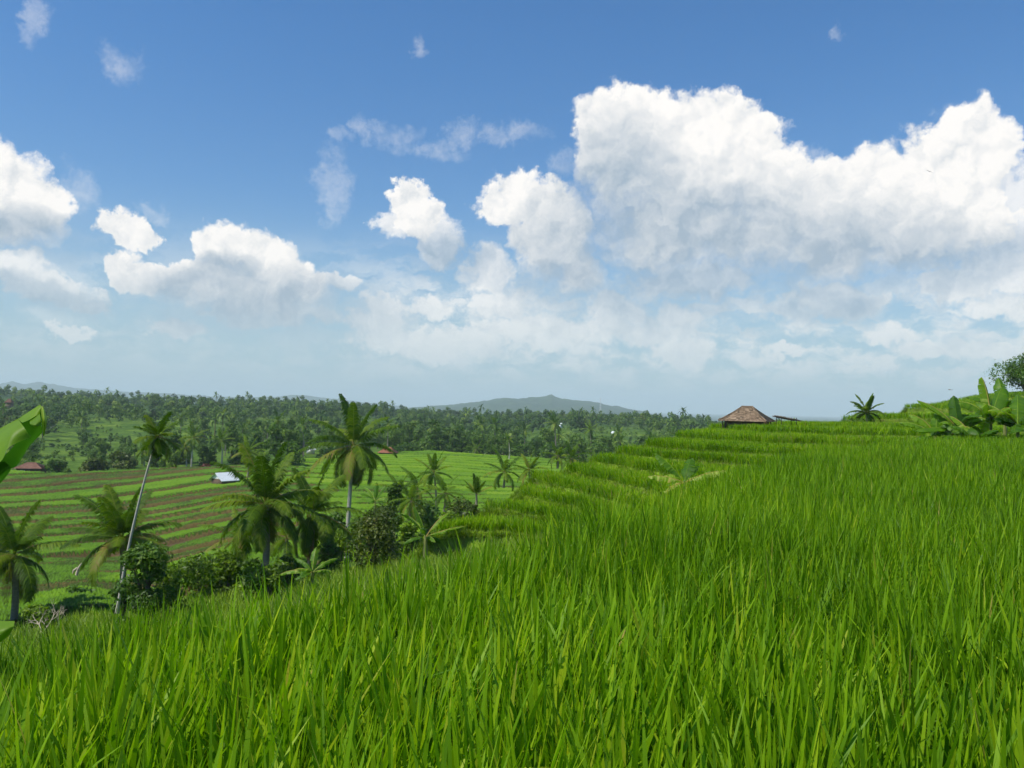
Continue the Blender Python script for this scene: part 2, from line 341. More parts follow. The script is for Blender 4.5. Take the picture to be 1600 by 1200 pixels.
# ------------------------------------------------------------------ lie of the land
ROWS = np.array([2, 6, 12, 25, 45, 70, 100, 150, 185, 215, 260, 330, 375, 430, 520, 700, 900, 1200, 2000, 4000, 8000, 16000.])
CPX = np.array([-900, 0, 170, 400, 550, 700, 800, 900, 1000, 1200, 1400, 1600, 2500.])
TAB = np.array([
 #2    6     12    25    45    70    100    150    185    215    260    330    375    430   520   700  900  1200 2000 4000 8000 16000
 [-1.2,-2.8,-4.5, -7.5,-11.5,-16.0,-18.1,-16.9, -15.7, -15.7, -15.8, -15.6, -14.8, -13,  -10,  -4,   3, -12, -45, -60, -60, -70],
 [-1.2,-2.6,-4.2, -7.2,-11.5,-16.0,-18.1,-16.9, -15.7, -15.7, -15.8, -15.6, -14.8, -13,  -10,  -5,   1, -16, -45, -60, -60, -70],
 [-1.2,-2.3,-3.6, -6.4,-10.3,-15.6,-18.1,-16.8, -15.6, -15.5, -16.2, -17.5, -17.0, -12,  -11,  -7,  -3, -18, -45, -60, -60, -70],
 [-1.2,-2.1,-3.0, -5.3, -9.0,-13.5,-15.8,-15.0, -14.0, -14.0, -15.0, -17.5, -17.2, -12.5,-12,  -8,  -4, -20, -45, -60, -60, -70],
 [-1.2,-2.0,-2.7, -4.6, -7.6,-12.2,-14.9,-14.8, -14.0, -13.9, -13.9, -16.5, -17.0, -15, -14,  -10, -7, -22, -45, -60, -60, -70],
 [-1.2,-1.8,-2.4, -4.0, -6.6,-10.6,-14.0,-14.6, -14.0, -13.8, -13.6, -17.0, -18.0, -18, -17,  -13, -10, -22, -45, -60, -60, -70],
 [-1.2,-1.6,-2.2, -3.6, -5.8, -9.6,-13.2,-14.6, -14.2, -14.0, -13.9, -17.0, -18.0, -18, -17,  -14, -12, -24, -45, -60, -60, -70],
 [-1.2,-1.6,-2.2, -3.3, -5.2, -8.6,-12.2,-14.6, -14.4, -14.3, -14.3, -17.5, -18.0, -17.5,-12,  -11.5, -13, -24, -45, -60, -60, -70],
 [-1.2,-1.6,-2.2, -3.2, -5.0, -8.2,-11.6,-14.6, -14.6, -14.6, -15.0, -17.5, -18.0, -17.5,-12,  -11.5, -14, -24, -45, -60, -60, -70],
 [-1.2,-1.6,-2.2, -3.2, -4.0, -4.5, -9.0,-14.0, -15.0, -15.0, -16.0, -18.0, -18.0, -18, -17,  -17, -17, -26, -45, -60, -60, -70],
 [-1.2,-1.6,-2.2, -3.2, -4.0, -4.0, -5.0,-10.0, -14.0, -16.0, -17.0, -18.0, -18.0, -20, -20,  -20, -22, -28, -45, -60, -60, -70],
 [-1.2,-1.6,-2.2, -3.2, -4.0, -4.0, -3.0, -6.0, -12.0, -16.0, -18.0, -18.0, -20.0, -20, -20,  -22, -25, -30, -45, -60, -60, -70],
 [-1.2,-1.6,-2.2, -3.2, -4.0, -4.0, -3.0, -6.0, -12.0, -16.0, -18.0, -18.0, -20.0, -20, -20,  -22, -25, -30, -45, -60, -60, -70]])
HILL = np.array([(640,-8),(700,-2),(740,4),(775,9),(790,12),(815,11),(835,14),(848,14),(862,17.5),(878,12),(905,10),(930,9),(950,4),(975,0),(1010,-6),(1040,-14)])
HILL2 = np.array([(-300,14),(-100,18),(0,16),(20,20),(40,16),(60,21),(80,17),(120,12),(200,8),(250,7),(350,3),(420,5),(470,9),(510,5),(560,1),(640,-6)])
def H0(x, y):
    x = np.asarray(x, float); y = np.asarray(y, float)
    Yc = np.clip(y, 2.0, 15999.); px = np.clip(x/np.maximum(Yc, 2)*FPX+800, -899, 2499)
    ly = np.log(Yc); lr = np.log(ROWS)
    i = np.clip(np.searchsorted(lr, ly)-1, 0, len(ROWS)-2); fr = (ly-lr[i])/(lr[i+1]-lr[i])
    j = np.clip(np.searchsorted(CPX, px)-1, 0, len(CPX)-2); fc = (px-CPX[j])/(CPX[j+1]-CPX[j])
    fc = fc*fc*(3-2*fc)
    z = (TAB[j, i]*(1-fr)+TAB[j, i+1]*fr)*(1-fc)+(TAB[j+1, i]*(1-fr)+TAB[j+1, i+1]*fr)*fc
    for prof, Y0, wd in ((HILL, 4500., 900.), (HILL2, 7500., 1200.)):
        h = np.interp(px, prof[:, 0], prof[:, 1], left=-30, right=-30)*Y0/FPX
        k = np.exp(-((y-Y0)/wd)**2)
        h = h + (fbm(x, y, .02, 3, 5)-.5)*18
        z = z + k*np.maximum(h+60, 0)
    return z
def H(x, y):
    z = H0(x, y); y = np.asarray(y, float)
    a = np.clip((y-1300)/800, 0, 1)
    z = z + a*(fbm(x, y, .02, 4, 3)-.5)*16 + np.clip((y-20)/60, 0, 1)*(1-a)*(fbm(x, y, .05, 3, 2)-.5)*1.0
    return z

def grid_faces(nr, nc):
    i, j = np.meshgrid(np.arange(nr-1), np.arange(nc-1), indexing='ij'); k = (i*nc+j).ravel()
    return np.stack([k, k+1, k+nc+1, k+nc], 1)

# the ground sheet: from behind the camera to the horizon
Ys = np.concatenate([np.linspace(1.5, 20, 60), np.geomspace(20.4, 2200, 520)[0:], np.geomspace(2230, 15900, 160)])
Ts = np.concatenate([np.linspace(-3.0, -.85, 40)[:-1], np.linspace(-.85, .85, 560), np.linspace(.85, 3.0, 40)[1:]])
TT, YY = np.meshgrid(Ts, Ys); XX = TT*YY; ZZ = H(XX, YY)
V = np.stack([XX, YY, ZZ], -1).reshape(-1, 3); F = grid_faces(len(Ys), len(Ts))
g = obj('ground', mesh_np('ground', V, F, M_ground, smooth=True)); tag(g, kind='structure')
# near ground around and behind the camera (lies under the paddies)
xs = np.linspace(-60, 60, 60); ys = np.linspace(-40, 1.6, 24)
XX, YY = np.meshgrid(xs, ys); ZZ = -1.25-np.clip(-XX-1, 0, 40)*.25
o = obj('slope_ground', mesh_np('slope_ground', np.stack([XX, YY, ZZ], -1).reshape(-1, 3), grid_faces(24, 60), M_ground, smooth=True)); tag(o, kind='structure')

# ------------------------------------------------------------------ blades
def blades(base, az, L, w, lean, curl, segs, rg, rnd, face=None):
    """ribbon leaves; base (n,3), az direction they lean to, lean angle from vertical at the root, curl added towards the tip"""
    n = len(base); t = np.linspace(0, 1, segs+1)
    ang = lean[:, None]+curl[:, None]*t[None, :]**1.6
    ds = L[:, None]/segs
    hx = np.cumsum(np.sin(ang)*ds, 1)-np.sin(ang[:, :1])*ds; hz = np.cumsum(np.cos(ang)*ds, 1)-np.cos(ang[:, :1])*ds
    d = np.stack([np.sin(az), np.cos(az)], 1)
    C = np.zeros((n, segs+1, 3)); C[..., 0] = base[:, None, 0]+hx*d[:, None, 0]; C[..., 1] = base[:, None, 1]+hx*d[:, None, 1]
    C[..., 2] = base[:, None, 2]+hz
    if face is None: face = az+math.pi/2+rg.normal(0, .5, n)
    sd_ = np.stack([np.sin(face), np.cos(face), np.zeros(n)], 1)
    prof = np.interp(t, [0, .3, .6, .85, 1], [.45, .9, 1, .55, .03])
    off = sd_[:, None, :]*(w[:, None]*prof[None, :]/2)[..., None]
    V = np.stack([C-off, C+off], 2).reshape(-1, 3)
    k = (np.arange(n)*(segs+1)*2)[:, None]+(np.arange(segs)*2)[None, :]
    k = k.ravel(); F = np.stack([k, k+1, k+3, k+2], 1)
    A = np.repeat(rnd[:, None]+np.where(rnd[:, None] < .9, .14*(t[None, :]**3)-.03, 0), 2, axis=1)
    return V, F, np.clip(A, 0, 1).ravel()
def rice(name, hills, zs, per, Lr, wr, segs, rg, mat, hscale=1., spread=.06, lean=(.05, .32), label=None, kind='stuff', wind=.0):
    """hills: (n,2) plant positions, zs ground heights"""
    n = len(hills); idx = np.repeat(np.arange(n), per); N = len(idx)
    hv = 1+.16*(fbm(hills[:, 0], hills[:, 1], .5, 3, 4)-.5)*2+rg.normal(0, .06, n)
    tone = np.clip(.5+.9*(fbm(hills[:, 0], hills[:, 1], .35, 3, 8)-.5)+rg.normal(0, .07, n), 0, 1)
    a = rg.uniform(0, 2*math.pi, N); rr = spread*np.sqrt(rg.random(N))
    base = np.stack([hills[idx, 0]+np.sin(a)*rr, hills[idx, 1]+np.cos(a)*rr, zs[idx]+rg.uniform(0, .22, N)*hscale], 1)
    L = rg.uniform(*Lr, N)*hv[idx]*hscale
    ln = rg.uniform(*lean, N)*(1+rg.random(N)**3*1.2)
    az = a+rg.normal(0, .5, N)
    cu = rg.uniform(-.05, .35, N); big = rg.random(N) < .09; cu = np.where(big, rg.uniform(.6, 1.8, N), cu)
    rnd = np.clip(.20+.40*tone[idx]+rg.normal(0, .17, N)+(rg.random(N) < .05)*.25, 0, .92)
    rnd = np.where(rg.random(N) < .012, rg.uniform(.93, 1, N), rnd)
    V, F, A = blades(base, az, L, rg.uniform(*wr, N), ln, cu, segs, rg, rnd)
    if wind: V[:, 0] += wind*np.clip(V[:, 2]-np.repeat(zs[idx], (segs+1)*2), 0, 2)**2
    return V, F, A

def inside(poly, x, y):
    poly = np.asarray(poly); r = np.zeros(len(x), bool); j = len(poly)-1
    for i in range(len(poly)):
        xi, yi = poly[i]; xj, yj = poly[j]
        c = ((yi > y) != (yj > y)) & (x < (xj-xi)*(y-yi)/(yj-yi+1e-12)+xi)
        r ^= c; j = i
    return r
def prism(name, poly, ztop, zbot, mtop, flare=.35):
    poly = np.asarray(poly, float); c = poly.mean(0); n = len(poly)
    import bmesh
    bm = bmesh.new()
    tv = [bm.verts.new((p[0], p[1], ztop)) for p in poly]
    d = (poly-c)/np.linalg.norm(poly-c, axis=1)[:, None]
    bv = [bm.verts.new((p[0]+q[0]*flare*(ztop-zbot), p[1]+q[1]*flare*(ztop-zbot), zbot)) for p, q in zip(poly, d)]
    bm.faces.new(tv)
    for i in range(n): bm.faces.new((tv[i], bv[i], bv[(i+1) % n], tv[(i+1) % n]))
    bmesh.ops.recalc_face_normals(bm, faces=bm.faces)
    me = bpy.data.meshes.new(name); bm.to_mesh(me); bm.free(); me.materials.append(mtop)
    return obj(name, me)

# ---- near paddy
PC = .9                                        # eye above the leaf tips
edge_px = [(-60,1040),(60,985),(150,962),(250,940),(340,921),(430,902),(560,872),(640,856),(700,840),(780,824),(860,803),(930,784),(1000,767),(1080,748),(1150,727),(1210,710),(1290,695),(1370,686),(1450,681),(1600,676),(1750,674)]
edge = [tuple(atz(px, py, EYE-PC)[:2]) for px, py in edge_px]
near_poly = [(-1.0, 1.25), (-1.25, 1.8), (-1.7, 2.5)] + edge[1:] + [(60, 30), (60, -6), (.2, -6), (-.3, .2)]
o = prism('paddy_terrace', near_poly, 0.0, -2.6, M_soil, .25); tag(o, kind='structure')
rg = np.random.default_rng(11)
def hills_in(poly, sp, x0, x1, y0, y1, rg, tmax=.95, ymin=None, ymax=None):
    xs = np.arange(x0, x1, sp); ys = np.arange(y0, y1, sp)
    X, Y = np.meshgrid(xs, ys); X = X.ravel()+rg.normal(0, sp*.16, X.size); Y = Y.ravel()+rg.normal(0, sp*.16, Y.size)
    k = (np.abs(X) < tmax*np.maximum(Y, 0)+3.2) & inside(poly, X, Y)
    if ymin is not None: k &= Y >= ymin
    if ymax is not None: k &= Y < ymax
    return np.stack([X[k], Y[k]], 1)
def zone(parts, poly, sp, lim, per, Lr, wr, segs, mat, z0=0., seed=1, hs=1., **kw):
    rg = np.random.default_rng(seed)
    h = hills_in(poly, sp, *lim, rg, ymin=lim[2], ymax=lim[3])
    if not len(h): return
    parts.append(rice('x', h, np.full(len(h), z0), per, Lr, wr, segs, rg, mat, hs, **kw))
def join(name, parts, mat, label):
    n = 0; Vs, Fs, As = [], [], []
    for V, F, A in parts: Vs.append(V); Fs.append(F+n); As.append(A); n += len(V)
    V = np.vstack(Vs); print(name, len(V), sum(map(len, Fs)))
    o = obj(name, mesh_np(name, V, np.vstack(Fs), mat, {'rnd': np.concatenate(As)}))
    return tag(o, label, 'rice', kind='stuff')
parts = []
zone(parts, near_poly, .21, (-3, 8, -1.2, 4.6), 64, (.34, .64), (.011, .022), 6, M_rice, seed=2, spread=.07)
zone(parts, near_poly, .21, (-4, 14.5, 4.6, 11), 58, (.36, .64), (.009, .016), 4, M_rice, seed=3, spread=.08)
join('rice_plants', parts, M_rice, 'tall bright green rice leaves filling the nearest paddy')
parts = []
zone(parts, near_poly, .22, (-3, 27, 11, 24), 30, (.36, .64), (.012, .020), 3, M_rice, seed=4, spread=.1)
zone(parts, near_poly, .30, (0, 62, 24, 64), 20, (.38, .62), (.022, .036), 2, M_rice, seed=5, spread=.14)
join('rice_field', parts, M_rice, 'green rice of the nearest paddy running back to the banana plants')

# ------------------------------------------------------------------ the stepped hill with the tiled hut
LINES = [  # foot of each rice step, from the lowest and nearest to the highest: (height, points) or points with their depth
 (-5.15, [(680,842),(740,834),(790,836),(840,846)]),
 (-4.6, [(764,801),(800,804),(850,813),(900,826)]),
 (-4.05, [(820,780),(870,791),(900,798),(960,814)]),
 (-3.5, [(833,753),(880,766),(920,777),(955,787),(1010,803)]),
 (-2.95, [(885,741),(920,749),(960,757),(1010,769),(1060,783)]),
 (-2.4, [(928,725),(970,732),(1010,740),(1060,748),(1120,757),(1180,766)]),
 (-1.85, [(970,712),(1010,718),(1080,724),(1190,732),(1260,738)]),
 (-1.3, [(1014,701),(1060,706),(1120,711),(1200,715),(1300,719)]),
 (-.78, [(1056,689),(1120,692),(1200,696),(1260,698),(1340,701)]),
 [(1110,675,80),(1150,677,73),(1200,680,69),(1300,684,64),(1400,685,63),(1480,686,62)],
 [(1207,672,84),(1250,675,76),(1300,676,73),(1400,678,71),(1520,680,70)],
 [(1322,660,92),(1355,657,88),(1400,657,84),(1450,657,82),(1620,658,81)],
 [(1418,640,104),(1450,640,100),(1500,641,98),(1680,641,97)],
 [(1515,636,122),(1560,628,117),(1600,620,115),(1760,612,114)]]
NS = 70
def resample(L):
    P = np.array([atz(*q, L[0]) for q in L[1]] if isinstance(L, tuple) else [at(*q) for q in L]); d = np.concatenate([[0], np.cumsum(np.linalg.norm(np.diff(P[:, :2], axis=0), axis=1))])
    s = np.linspace(0, d[-1], NS); Q = np.stack([np.interp(s, d, P[:, i]) for i in range(3)], 1)
    k = np.array([1, 2, 3, 2, 1.])/9
    for _ in range(3):
        E_ = np.vstack([Q[:1]*2-Q[2:0:-1], Q, Q[-1:]*2-Q[-2:-4:-1]])
        Q2 = sum(k[i]*E_[i:i+NS] for i in range(5)); Q2[0] = Q[0]; Q2[-1] = Q[-1]; Q = Q2
    Q[:, 0] += (vn(Q[:, 1], s, .6, 3)-.5)*.5; Q[:, 1] += (vn(Q[:, 0], s, .5, 6)-.5)*.8
    return Q
FL = [resample(L) for L in LINES]
back = FL[-1].copy(); back[:, 1] += 22; back[:, 0] += 5; back[:, 2] += .2
BL = []
for k in range(len(FL)):
    nx = (FL[k+1] if k+1 < len(FL) else back).copy(); nx[:, 2] = np.minimum(FL[k][:, 2]+.16, nx[:, 2]-.03 if k+1 < len(FL) else 99); BL.append(nx)
rows = []
for k in range(len(FL)):
    if k == 0: q = FL[0].copy(); q[:, 2] -= 2.5; q[:, 1] -= 1.5; rows.append(q)
    a_ = FL[k].copy(); a_[:, 2] -= .12; rows.append(a_); rows.append(FL[k]+[0, .16, .16]); rows.append(BL[k])
q = back.copy(); q[:, 2] -= 6; q[:, 1] += 12; rows.append(q)
Rw = np.array(rows)
# banked skirts on both ends
ls = Rw[:, 0].copy(); ls[:, 0] -= 1.6; ls[:, 2] -= 1.6; ls2 = ls.copy(); ls2[:, 0] -= 7; ls2[:, 2] -= 6.5
rs = Rw[:, -1].copy(); rs[:, 0] += 6; rs[:, 2] -= 3
Rw = np.concatenate([ls2[:, None], ls[:, None], Rw, rs[:, None]], 1)
o = obj('hill_terraces', mesh_np('hill_terraces', Rw.reshape(-1, 3), grid_faces(Rw.shape[0], Rw.shape[1]), M_bank)); tag(o, kind='structure')
rg = np.random.default_rng(21)
parts = []
for k in range(len(FL)):
    f0, b0 = FL[k], BL[k]
    Lx = np.linalg.norm(np.diff(f0[:, :2], axis=0), axis=1).sum(); Wd = np.linalg.norm((b0-f0)[:, :2], axis=1).mean()
    n = int(Lx*min(Wd, 30)*(12 if k < 11 else 5))
    s = rg.random(n)*(NS-1.001); i = s.astype(int); fr = (s-i)[:, None]
    fp = f0[i]*(1-fr)+f0[i+1]*fr+[0, .2, .13]; bp = b0[i]*(1-fr)+b0[i+1]*fr
    t = rg.random(n)**1.1; gap = np.clip(1.3/max(Wd, 1.2), .05, .42); t = .02+(.98-gap)*t
    P = fp+(bp-fp)*t[:, None]
    # a dense front row gives the step its face
    m_ = int(Lx*9); s = rg.random(m_)*(NS-1.001); i = s.astype(int); fr = (s-i)[:, None]
    fp = f0[i]*(1-fr)+f0[i+1]*fr; P = np.vstack([P, fp+[0, .3, .12]+rg.normal(0, .1, (m_, 3))*[1, 1, 0]])
    hs = 1.12 if k < 9 else (1.25 if k == 10 else 1.1)
    hs *= 1.0
    parts.append(rice('x', P[:, :2], P[:, 2], 9 if k < 11 else 7, (.36, .56), (.035, .06), 2, rg, M_rice_far, hs, spread=.12, lean=(.03, .38)))
parts = [(V, F, np.clip(A+.12, 0, 1)) for V, F, A in parts]
join('terrace_rice', parts, M_rice_far, 'green rice standing on the curved steps of the hill below the tiled hut')

# sparse grass and weeds on the bunds and the flank of the hill
def scatter_grass(name, pts, zs, per, Lr, wr, mat, label, seed=5, lean=(.1, .9), segs=2, spread=.15):
    rg = np.random.default_rng(seed)
    V, F, A = rice('x', pts, zs, per, Lr, wr, segs, rg, mat, 1, spread=spread, lean=lean)
    A = np.clip(A+.22, 0, 1)
    o = obj(name, mesh_np(name, V, F, mat, {'rnd': A})); return tag(o, label, 'grass', kind='stuff')
rg = np.random.default_rng(31); P = []
for k in range(1, len(Rw)):
    for (j0, j1, n) in ((0, 1, 260), (1, 2, 110)):
        u = rg.random(n); v = rg.random(n)
        q = (Rw[k-1, j0]*(1-u[:, None])+Rw[k, j0]*u[:, None])*(1-v[:, None])+(Rw[k-1, j1]*(1-u[:, None])+Rw[k, j1]*u[:, None])*v[:, None]
        P.append(q)
for k in range(len(FL)):
    n = 200; s = rg.random(n)*(NS-1.001); i = s.astype(int); fr = (s-i)[:, None]
    P.append(FL[k][i]*(1-fr)+FL[k][i+1]*fr+[0, -.05, -.1])
P = np.vstack(P)
scatter_grass('bund_grass', P[:, :2], P[:, 2], 9, (.12, .38), (.02, .05), M_shrub, 'short yellow green grass on the banks between the hill steps')

# ------------------------------------------------------------------ lower paddy on the left, beside the camera
lp = [(-1.2,.5),(-1.9,2.6)]+[tuple(atz(px, py, -.85+.62)[:2]) for px, py in [(330,938),(220,955),(120,972),(40,992),(-60,1015),(-160,1040)]]+[(-9,1.5),(-6,.3)]
o = prism('lower_paddy', lp, -.85, -3.6, M_soil, .3); tag(o, kind='structure')
parts = []
rg = np.random.default_rng(41); h = hills_in(lp, .16, -10, 0, 1.2, 12, rg, tmax=1.2)
parts.append(rice('x', h, np.full(len(h), -.85), 34, (.34, .62), (.008, .014), 4, rg, M_rice, 1, spread=.07))
join('lower_rice', parts, M_rice, 'finer darker rice in the lower paddy at the left edge')

# ------------------------------------------------------------------ the valley paddies
def field_mask(px, Y):
    """how far inside the valley fields (1 inside, 0 outside)"""
    far = np.interp(px, [-150, 0, 60, 110, 230, 330, 400, 470, 560, 700, 860, 900, 960], [205, 182, 180, 180, 197, 195, 188, 215, 250, 258, 250, 232, 200])
    near = np.interp(px, [-150, 0, 180, 300, 420, 560, 700, 800, 960], [45, 44, 46, 60, 70, 80, 78, 70, 80])
    return (Y < far) & (Y > near)
pxs = np.arange(-150, 960, 1.6); Yr = np.concatenate([np.arange(44, 120, .26), np.arange(120, 262, .42)])
PX, YF = np.meshgrid(pxs, Yr); XF = (PX-800)/FPX*YF
base = H0(XF, YF)
wob = (fbm(XF, YF, .02, 3, 12)-.5)*26+(fbm(XF, YF, .07, 2, 13)-.5)*6
q = YF/(1+.0004*np.clip(PX, -150, 430))+.00012*np.clip(PX-430, 0, 600)*YF*.6+wob*.55
wid = 7.2
right_ = np.clip((PX-440)/80, 0, 1)
qi = np.floor(q/wid); qf = q/wid-qi
hsh = _tab[(qi.astype(int)*7+3) % 256, (np.floor((XF+qi*13)/46)).astype(int) % 256]
h2 = _tab[(qi.astype(int)*5+1) % 256, 9]
dz = (H0(XF, YF+wid)-H0(XF, YF))
ground_ = base-(qf-.0)*dz*.92+.02
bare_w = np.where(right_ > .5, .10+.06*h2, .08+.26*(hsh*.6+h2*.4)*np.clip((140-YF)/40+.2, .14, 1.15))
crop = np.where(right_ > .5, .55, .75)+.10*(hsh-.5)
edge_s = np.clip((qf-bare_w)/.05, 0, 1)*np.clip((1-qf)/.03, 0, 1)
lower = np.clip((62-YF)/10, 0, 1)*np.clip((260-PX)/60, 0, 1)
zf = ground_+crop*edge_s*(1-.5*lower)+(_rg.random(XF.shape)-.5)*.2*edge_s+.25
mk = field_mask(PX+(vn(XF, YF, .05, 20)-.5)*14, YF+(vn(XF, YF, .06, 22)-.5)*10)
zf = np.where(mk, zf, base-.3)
colr = np.where(edge_s > .5, .57-.10*(qf < bare_w+.12)+.22*(hsh-.5)+.10*(fbm(XF, YF, .3, 3, 9)-.5)*2+.10*right_, .12+.25*fbm(XF, YF, .5, 3, 30)+.22*right_+.3*lower)  # front strip of each crop band darker: shade at its foot painted in
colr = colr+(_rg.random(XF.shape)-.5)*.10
def field_mat():
    M = bpy.data.materials.new('valley_paddy'); M.use_nodes = True; t = M.node_tree; t.nodes.clear(); q = NB(t)
    a = q.n('ShaderNodeAttribute', attribute_name='rnd').outputs['Fac']
    pos = q.n('ShaderNodeNewGeometry').outputs['Position']
    nn = q.noise(pos, 1.3, 4, .6); a = q.m('ADD', a, q.m('MULTIPLY', q.m('SUBTRACT', nn, .5), .22), clamp=True)
    c = q.ramp(a, [(.08, (.035, .025, .012)), (.26, (.085, .055, .022)), (.38, (.11, .085, .025)), (.46, (.03, .05, .004)), (.54, (.065, .15, .004)), (.72, (.115, .22, .005)), (.95, (.21, .29, .015))])  # dark middle stop colours the painted shade line along the rows
    p = q.n('ShaderNodeBsdfPrincipled'); t.links.new(c, p.inputs['Base Color']); p.inputs['Roughness'].default_value = .9; p.inputs['Specular IOR Level'].default_value = .15
    o = q.n('ShaderNodeOutputMaterial'); t.links.new(p.outputs[0], o.inputs[0]); return M
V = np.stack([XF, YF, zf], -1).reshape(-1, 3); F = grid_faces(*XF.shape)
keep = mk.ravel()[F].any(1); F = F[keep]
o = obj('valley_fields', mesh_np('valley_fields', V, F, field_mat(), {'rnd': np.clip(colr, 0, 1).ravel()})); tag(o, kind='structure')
def Hv(x, y):                                  # ground height for things standing in the valley
    return float(H0(np.array([x]), np.array([y]))[0])

# ------------------------------------------------------------------ plant builders
def crown_leaves(acc, rg, lobes, n, size, flat=.5, shell=.55, far=False):
    """n small leaf-clump faces spread through ellipsoid lobes (cx,cy,cz,rx,ry,rz)"""
    lobes = np.asarray(lobes, float); wt = lobes[:, 3]*lobes[:, 4]+lobes[:, 3]*lobes[:, 5]; wt /= wt.sum()
    k = rg.choice(len(lobes), n, p=wt); d = rg.normal(0, 1, (n, 3)); d /= np.linalg.norm(d, axis=1)[:, None]
    rad = shell+(1.06-shell)*rg.random(n)**.6; rad = np.where(rg.random(n) < (0 if far else .14), rad*rg.uniform(1.05, 1.4, n), rad)
    C = lobes[k, :3]+d*rad[:, None]*lobes[k, 3:6]
    nrm = (d*1.3+rg.normal(0, .3, (n, 3))+[0, 0, .3]) if far else (d*.7+rg.normal(0, .6, (n, 3))+[0, 0, flat]); nrm /= np.linalg.norm(nrm, axis=1)[:, None]
    ref = rg.normal(0, 1, (n, 3)); a = np.cross(nrm, ref); a /= np.linalg.norm(a, axis=1)[:, None]; b_ = np.cross(nrm, a)
    s = size*rg.uniform(.45, 1.5, n)[:, None]
    q = np.stack([C-a*s, C-b_*s*.45, C+a*s, C+b_*s*.45], 1)
    tone = np.clip(.42+(rg.random(len(lobes))[k]-.5)*(.22 if far else .4)+rg.normal(0, .07 if far else .14, n), 0, 1)
    acc.add(q.reshape(-1, 3), np.arange(n*4).reshape(-1, 4), np.repeat(tone, 4))
def round_lobes(rg, h, w, n=9, base=.35):
    L = []
    for i in range(n):
        a = rg.uniform(0, 6.28); r = w*.5*rg.uniform(.15, .72); z = h*(base+(1-base)*rg.uniform(.12, .9))
        s = w*rg.uniform(.11, .30); r *= 1.12; r *= 1-.5*max(0, (z/h-.6))/.4
        L.append((r*math.cos(a), r*math.sin(a), z-s*.4, s, s, s*rg.uniform(.6, .95)))
    L.append((0, 0, h*.68, w*.26, w*.26, h*.2))
    return L
def frond(acc, rg, az, el, L, droop, n=34, lw=.055, ll=.26, start=.13, tone=.45, sag=.5, segs=9, rach=.03):
    t = np.linspace(0, 1, segs+1); ang = el-droop*t**1.35
    d = np.stack([np.cos(ang)*math.cos(az), np.cos(ang)*math.sin(az), np.sin(ang)], 1)
    P = np.vstack([[0, 0, 0], np.cumsum((d[:-1]+d[1:])/2*L/segs, 0)])
    acc.tube(P, np.linspace(rach, rach*.25, segs+1), 4, min(1, tone+.35), cap=False)
    s = np.linspace(start, .995, n)
    C = np.stack([np.interp(s, t, P[:, i]) for i in range(3)], 1); D = np.stack([np.interp(s, t, d[:, i]) for i in range(3)], 1)
    side = np.array([-math.sin(az), math.cos(az), 0])
    up = np.cross(side, D); up *= np.where(up[:, 2:] < 0, -1, 1)
    ln = L*ll*np.interp(s, [0, .2, .5, .85, 1], [.45, .95, 1, .7, .35])
    for sg in (-1, 1):
        m_ = len(s); l = ln*rg.uniform(.85, 1.1, m_)
        dirn = D*.55+side*sg*.85+up*rg.uniform(-.05, .25, m_)[:, None]; dirn += rg.normal(0, .05, (m_, 3))
        dirn /= np.linalg.norm(dirn, axis=1)[:, None]
        mid = C+dirn*(l*.5)[:, None]+[0, 0, -1]*(l*.06*sag)[:, None]
        tip = C+dirn*(l*.93)[:, None]+[0, 0, -1]*(l*.42*sag)[:, None]
        wv_ = np.cross(dirn, up); wv_ = D*.9; w = lw*rg.uniform(.8, 1.2, m_)[:, None]
        V = np.stack([C-wv_*w*.35, C+wv_*w*.35, mid-wv_*w*.5, mid+wv_*w*.5, tip-wv_*w*.06, tip+wv_*w*.06], 1).reshape(-1, 3)
        k = np.arange(m_)[:, None]*6; F = np.vstack([k+[0, 1, 3, 2], k+[2, 3, 5, 4]])
        acc.add(V, F, np.repeat(np.clip(tone+rg.normal(0, .07, m_), 0, 1), 6))
def palm_crown(rg, L, nf=20, lo_=-50, hi_=82, droop=(.7, 1.5), n=34, lw=.055, ll=.26, sag=.5, azs=None, dry_sunlit=0.1, rach=.03):
    acc = Acc()
    for i in range(nf):
        u = (i+.5)/nf; el_ = R(hi_-(hi_-lo_)*u**.85+rg.normal(0, 5)); az_ = i*2.39996+rg.normal(0, .2)
        tone = .36+.20*u+rg.normal(0, .13)
        if rg.random() < dry_sunlit and u > .5: tone = .84  # yellow tone: dried fronds, also sunlight on fronds put into the colour
        frond(acc, rg, az_, el_, L*rg.uniform(.88, 1.08)*(.88+.12*math.sin(math.pi*min(1, u+.25))), rg.uniform(*droop)*(.35+.85*u), n, lw, ll, tone=tone, sag=sag, rach=rach)
    return acc
def lean_trunk(base, top, r0_, r1_, bend=.06, n=9):
    base = np.array(base, float); top = np.array(top, float); t = np.linspace(0, 1, 12)[:, None]
    P = base*(1-t)+top*t; d = top-base; sidev = np.array([d[1], -d[0], 0.]); ln = np.linalg.norm(sidev)
    sidev = sidev/ln if ln > .2 else np.array([1., 0, 0])
    P = P+np.array([d[0], d[1], 0])*(-(t*(1-t))*.6)+sidev*np.sin(t*math.pi)*bend*np.linalg.norm(d)
    rr = r1_+(r0_-r1_)*(1-t[:, 0])**1.5; rr[0] *= 1.35
    return P-base, rr
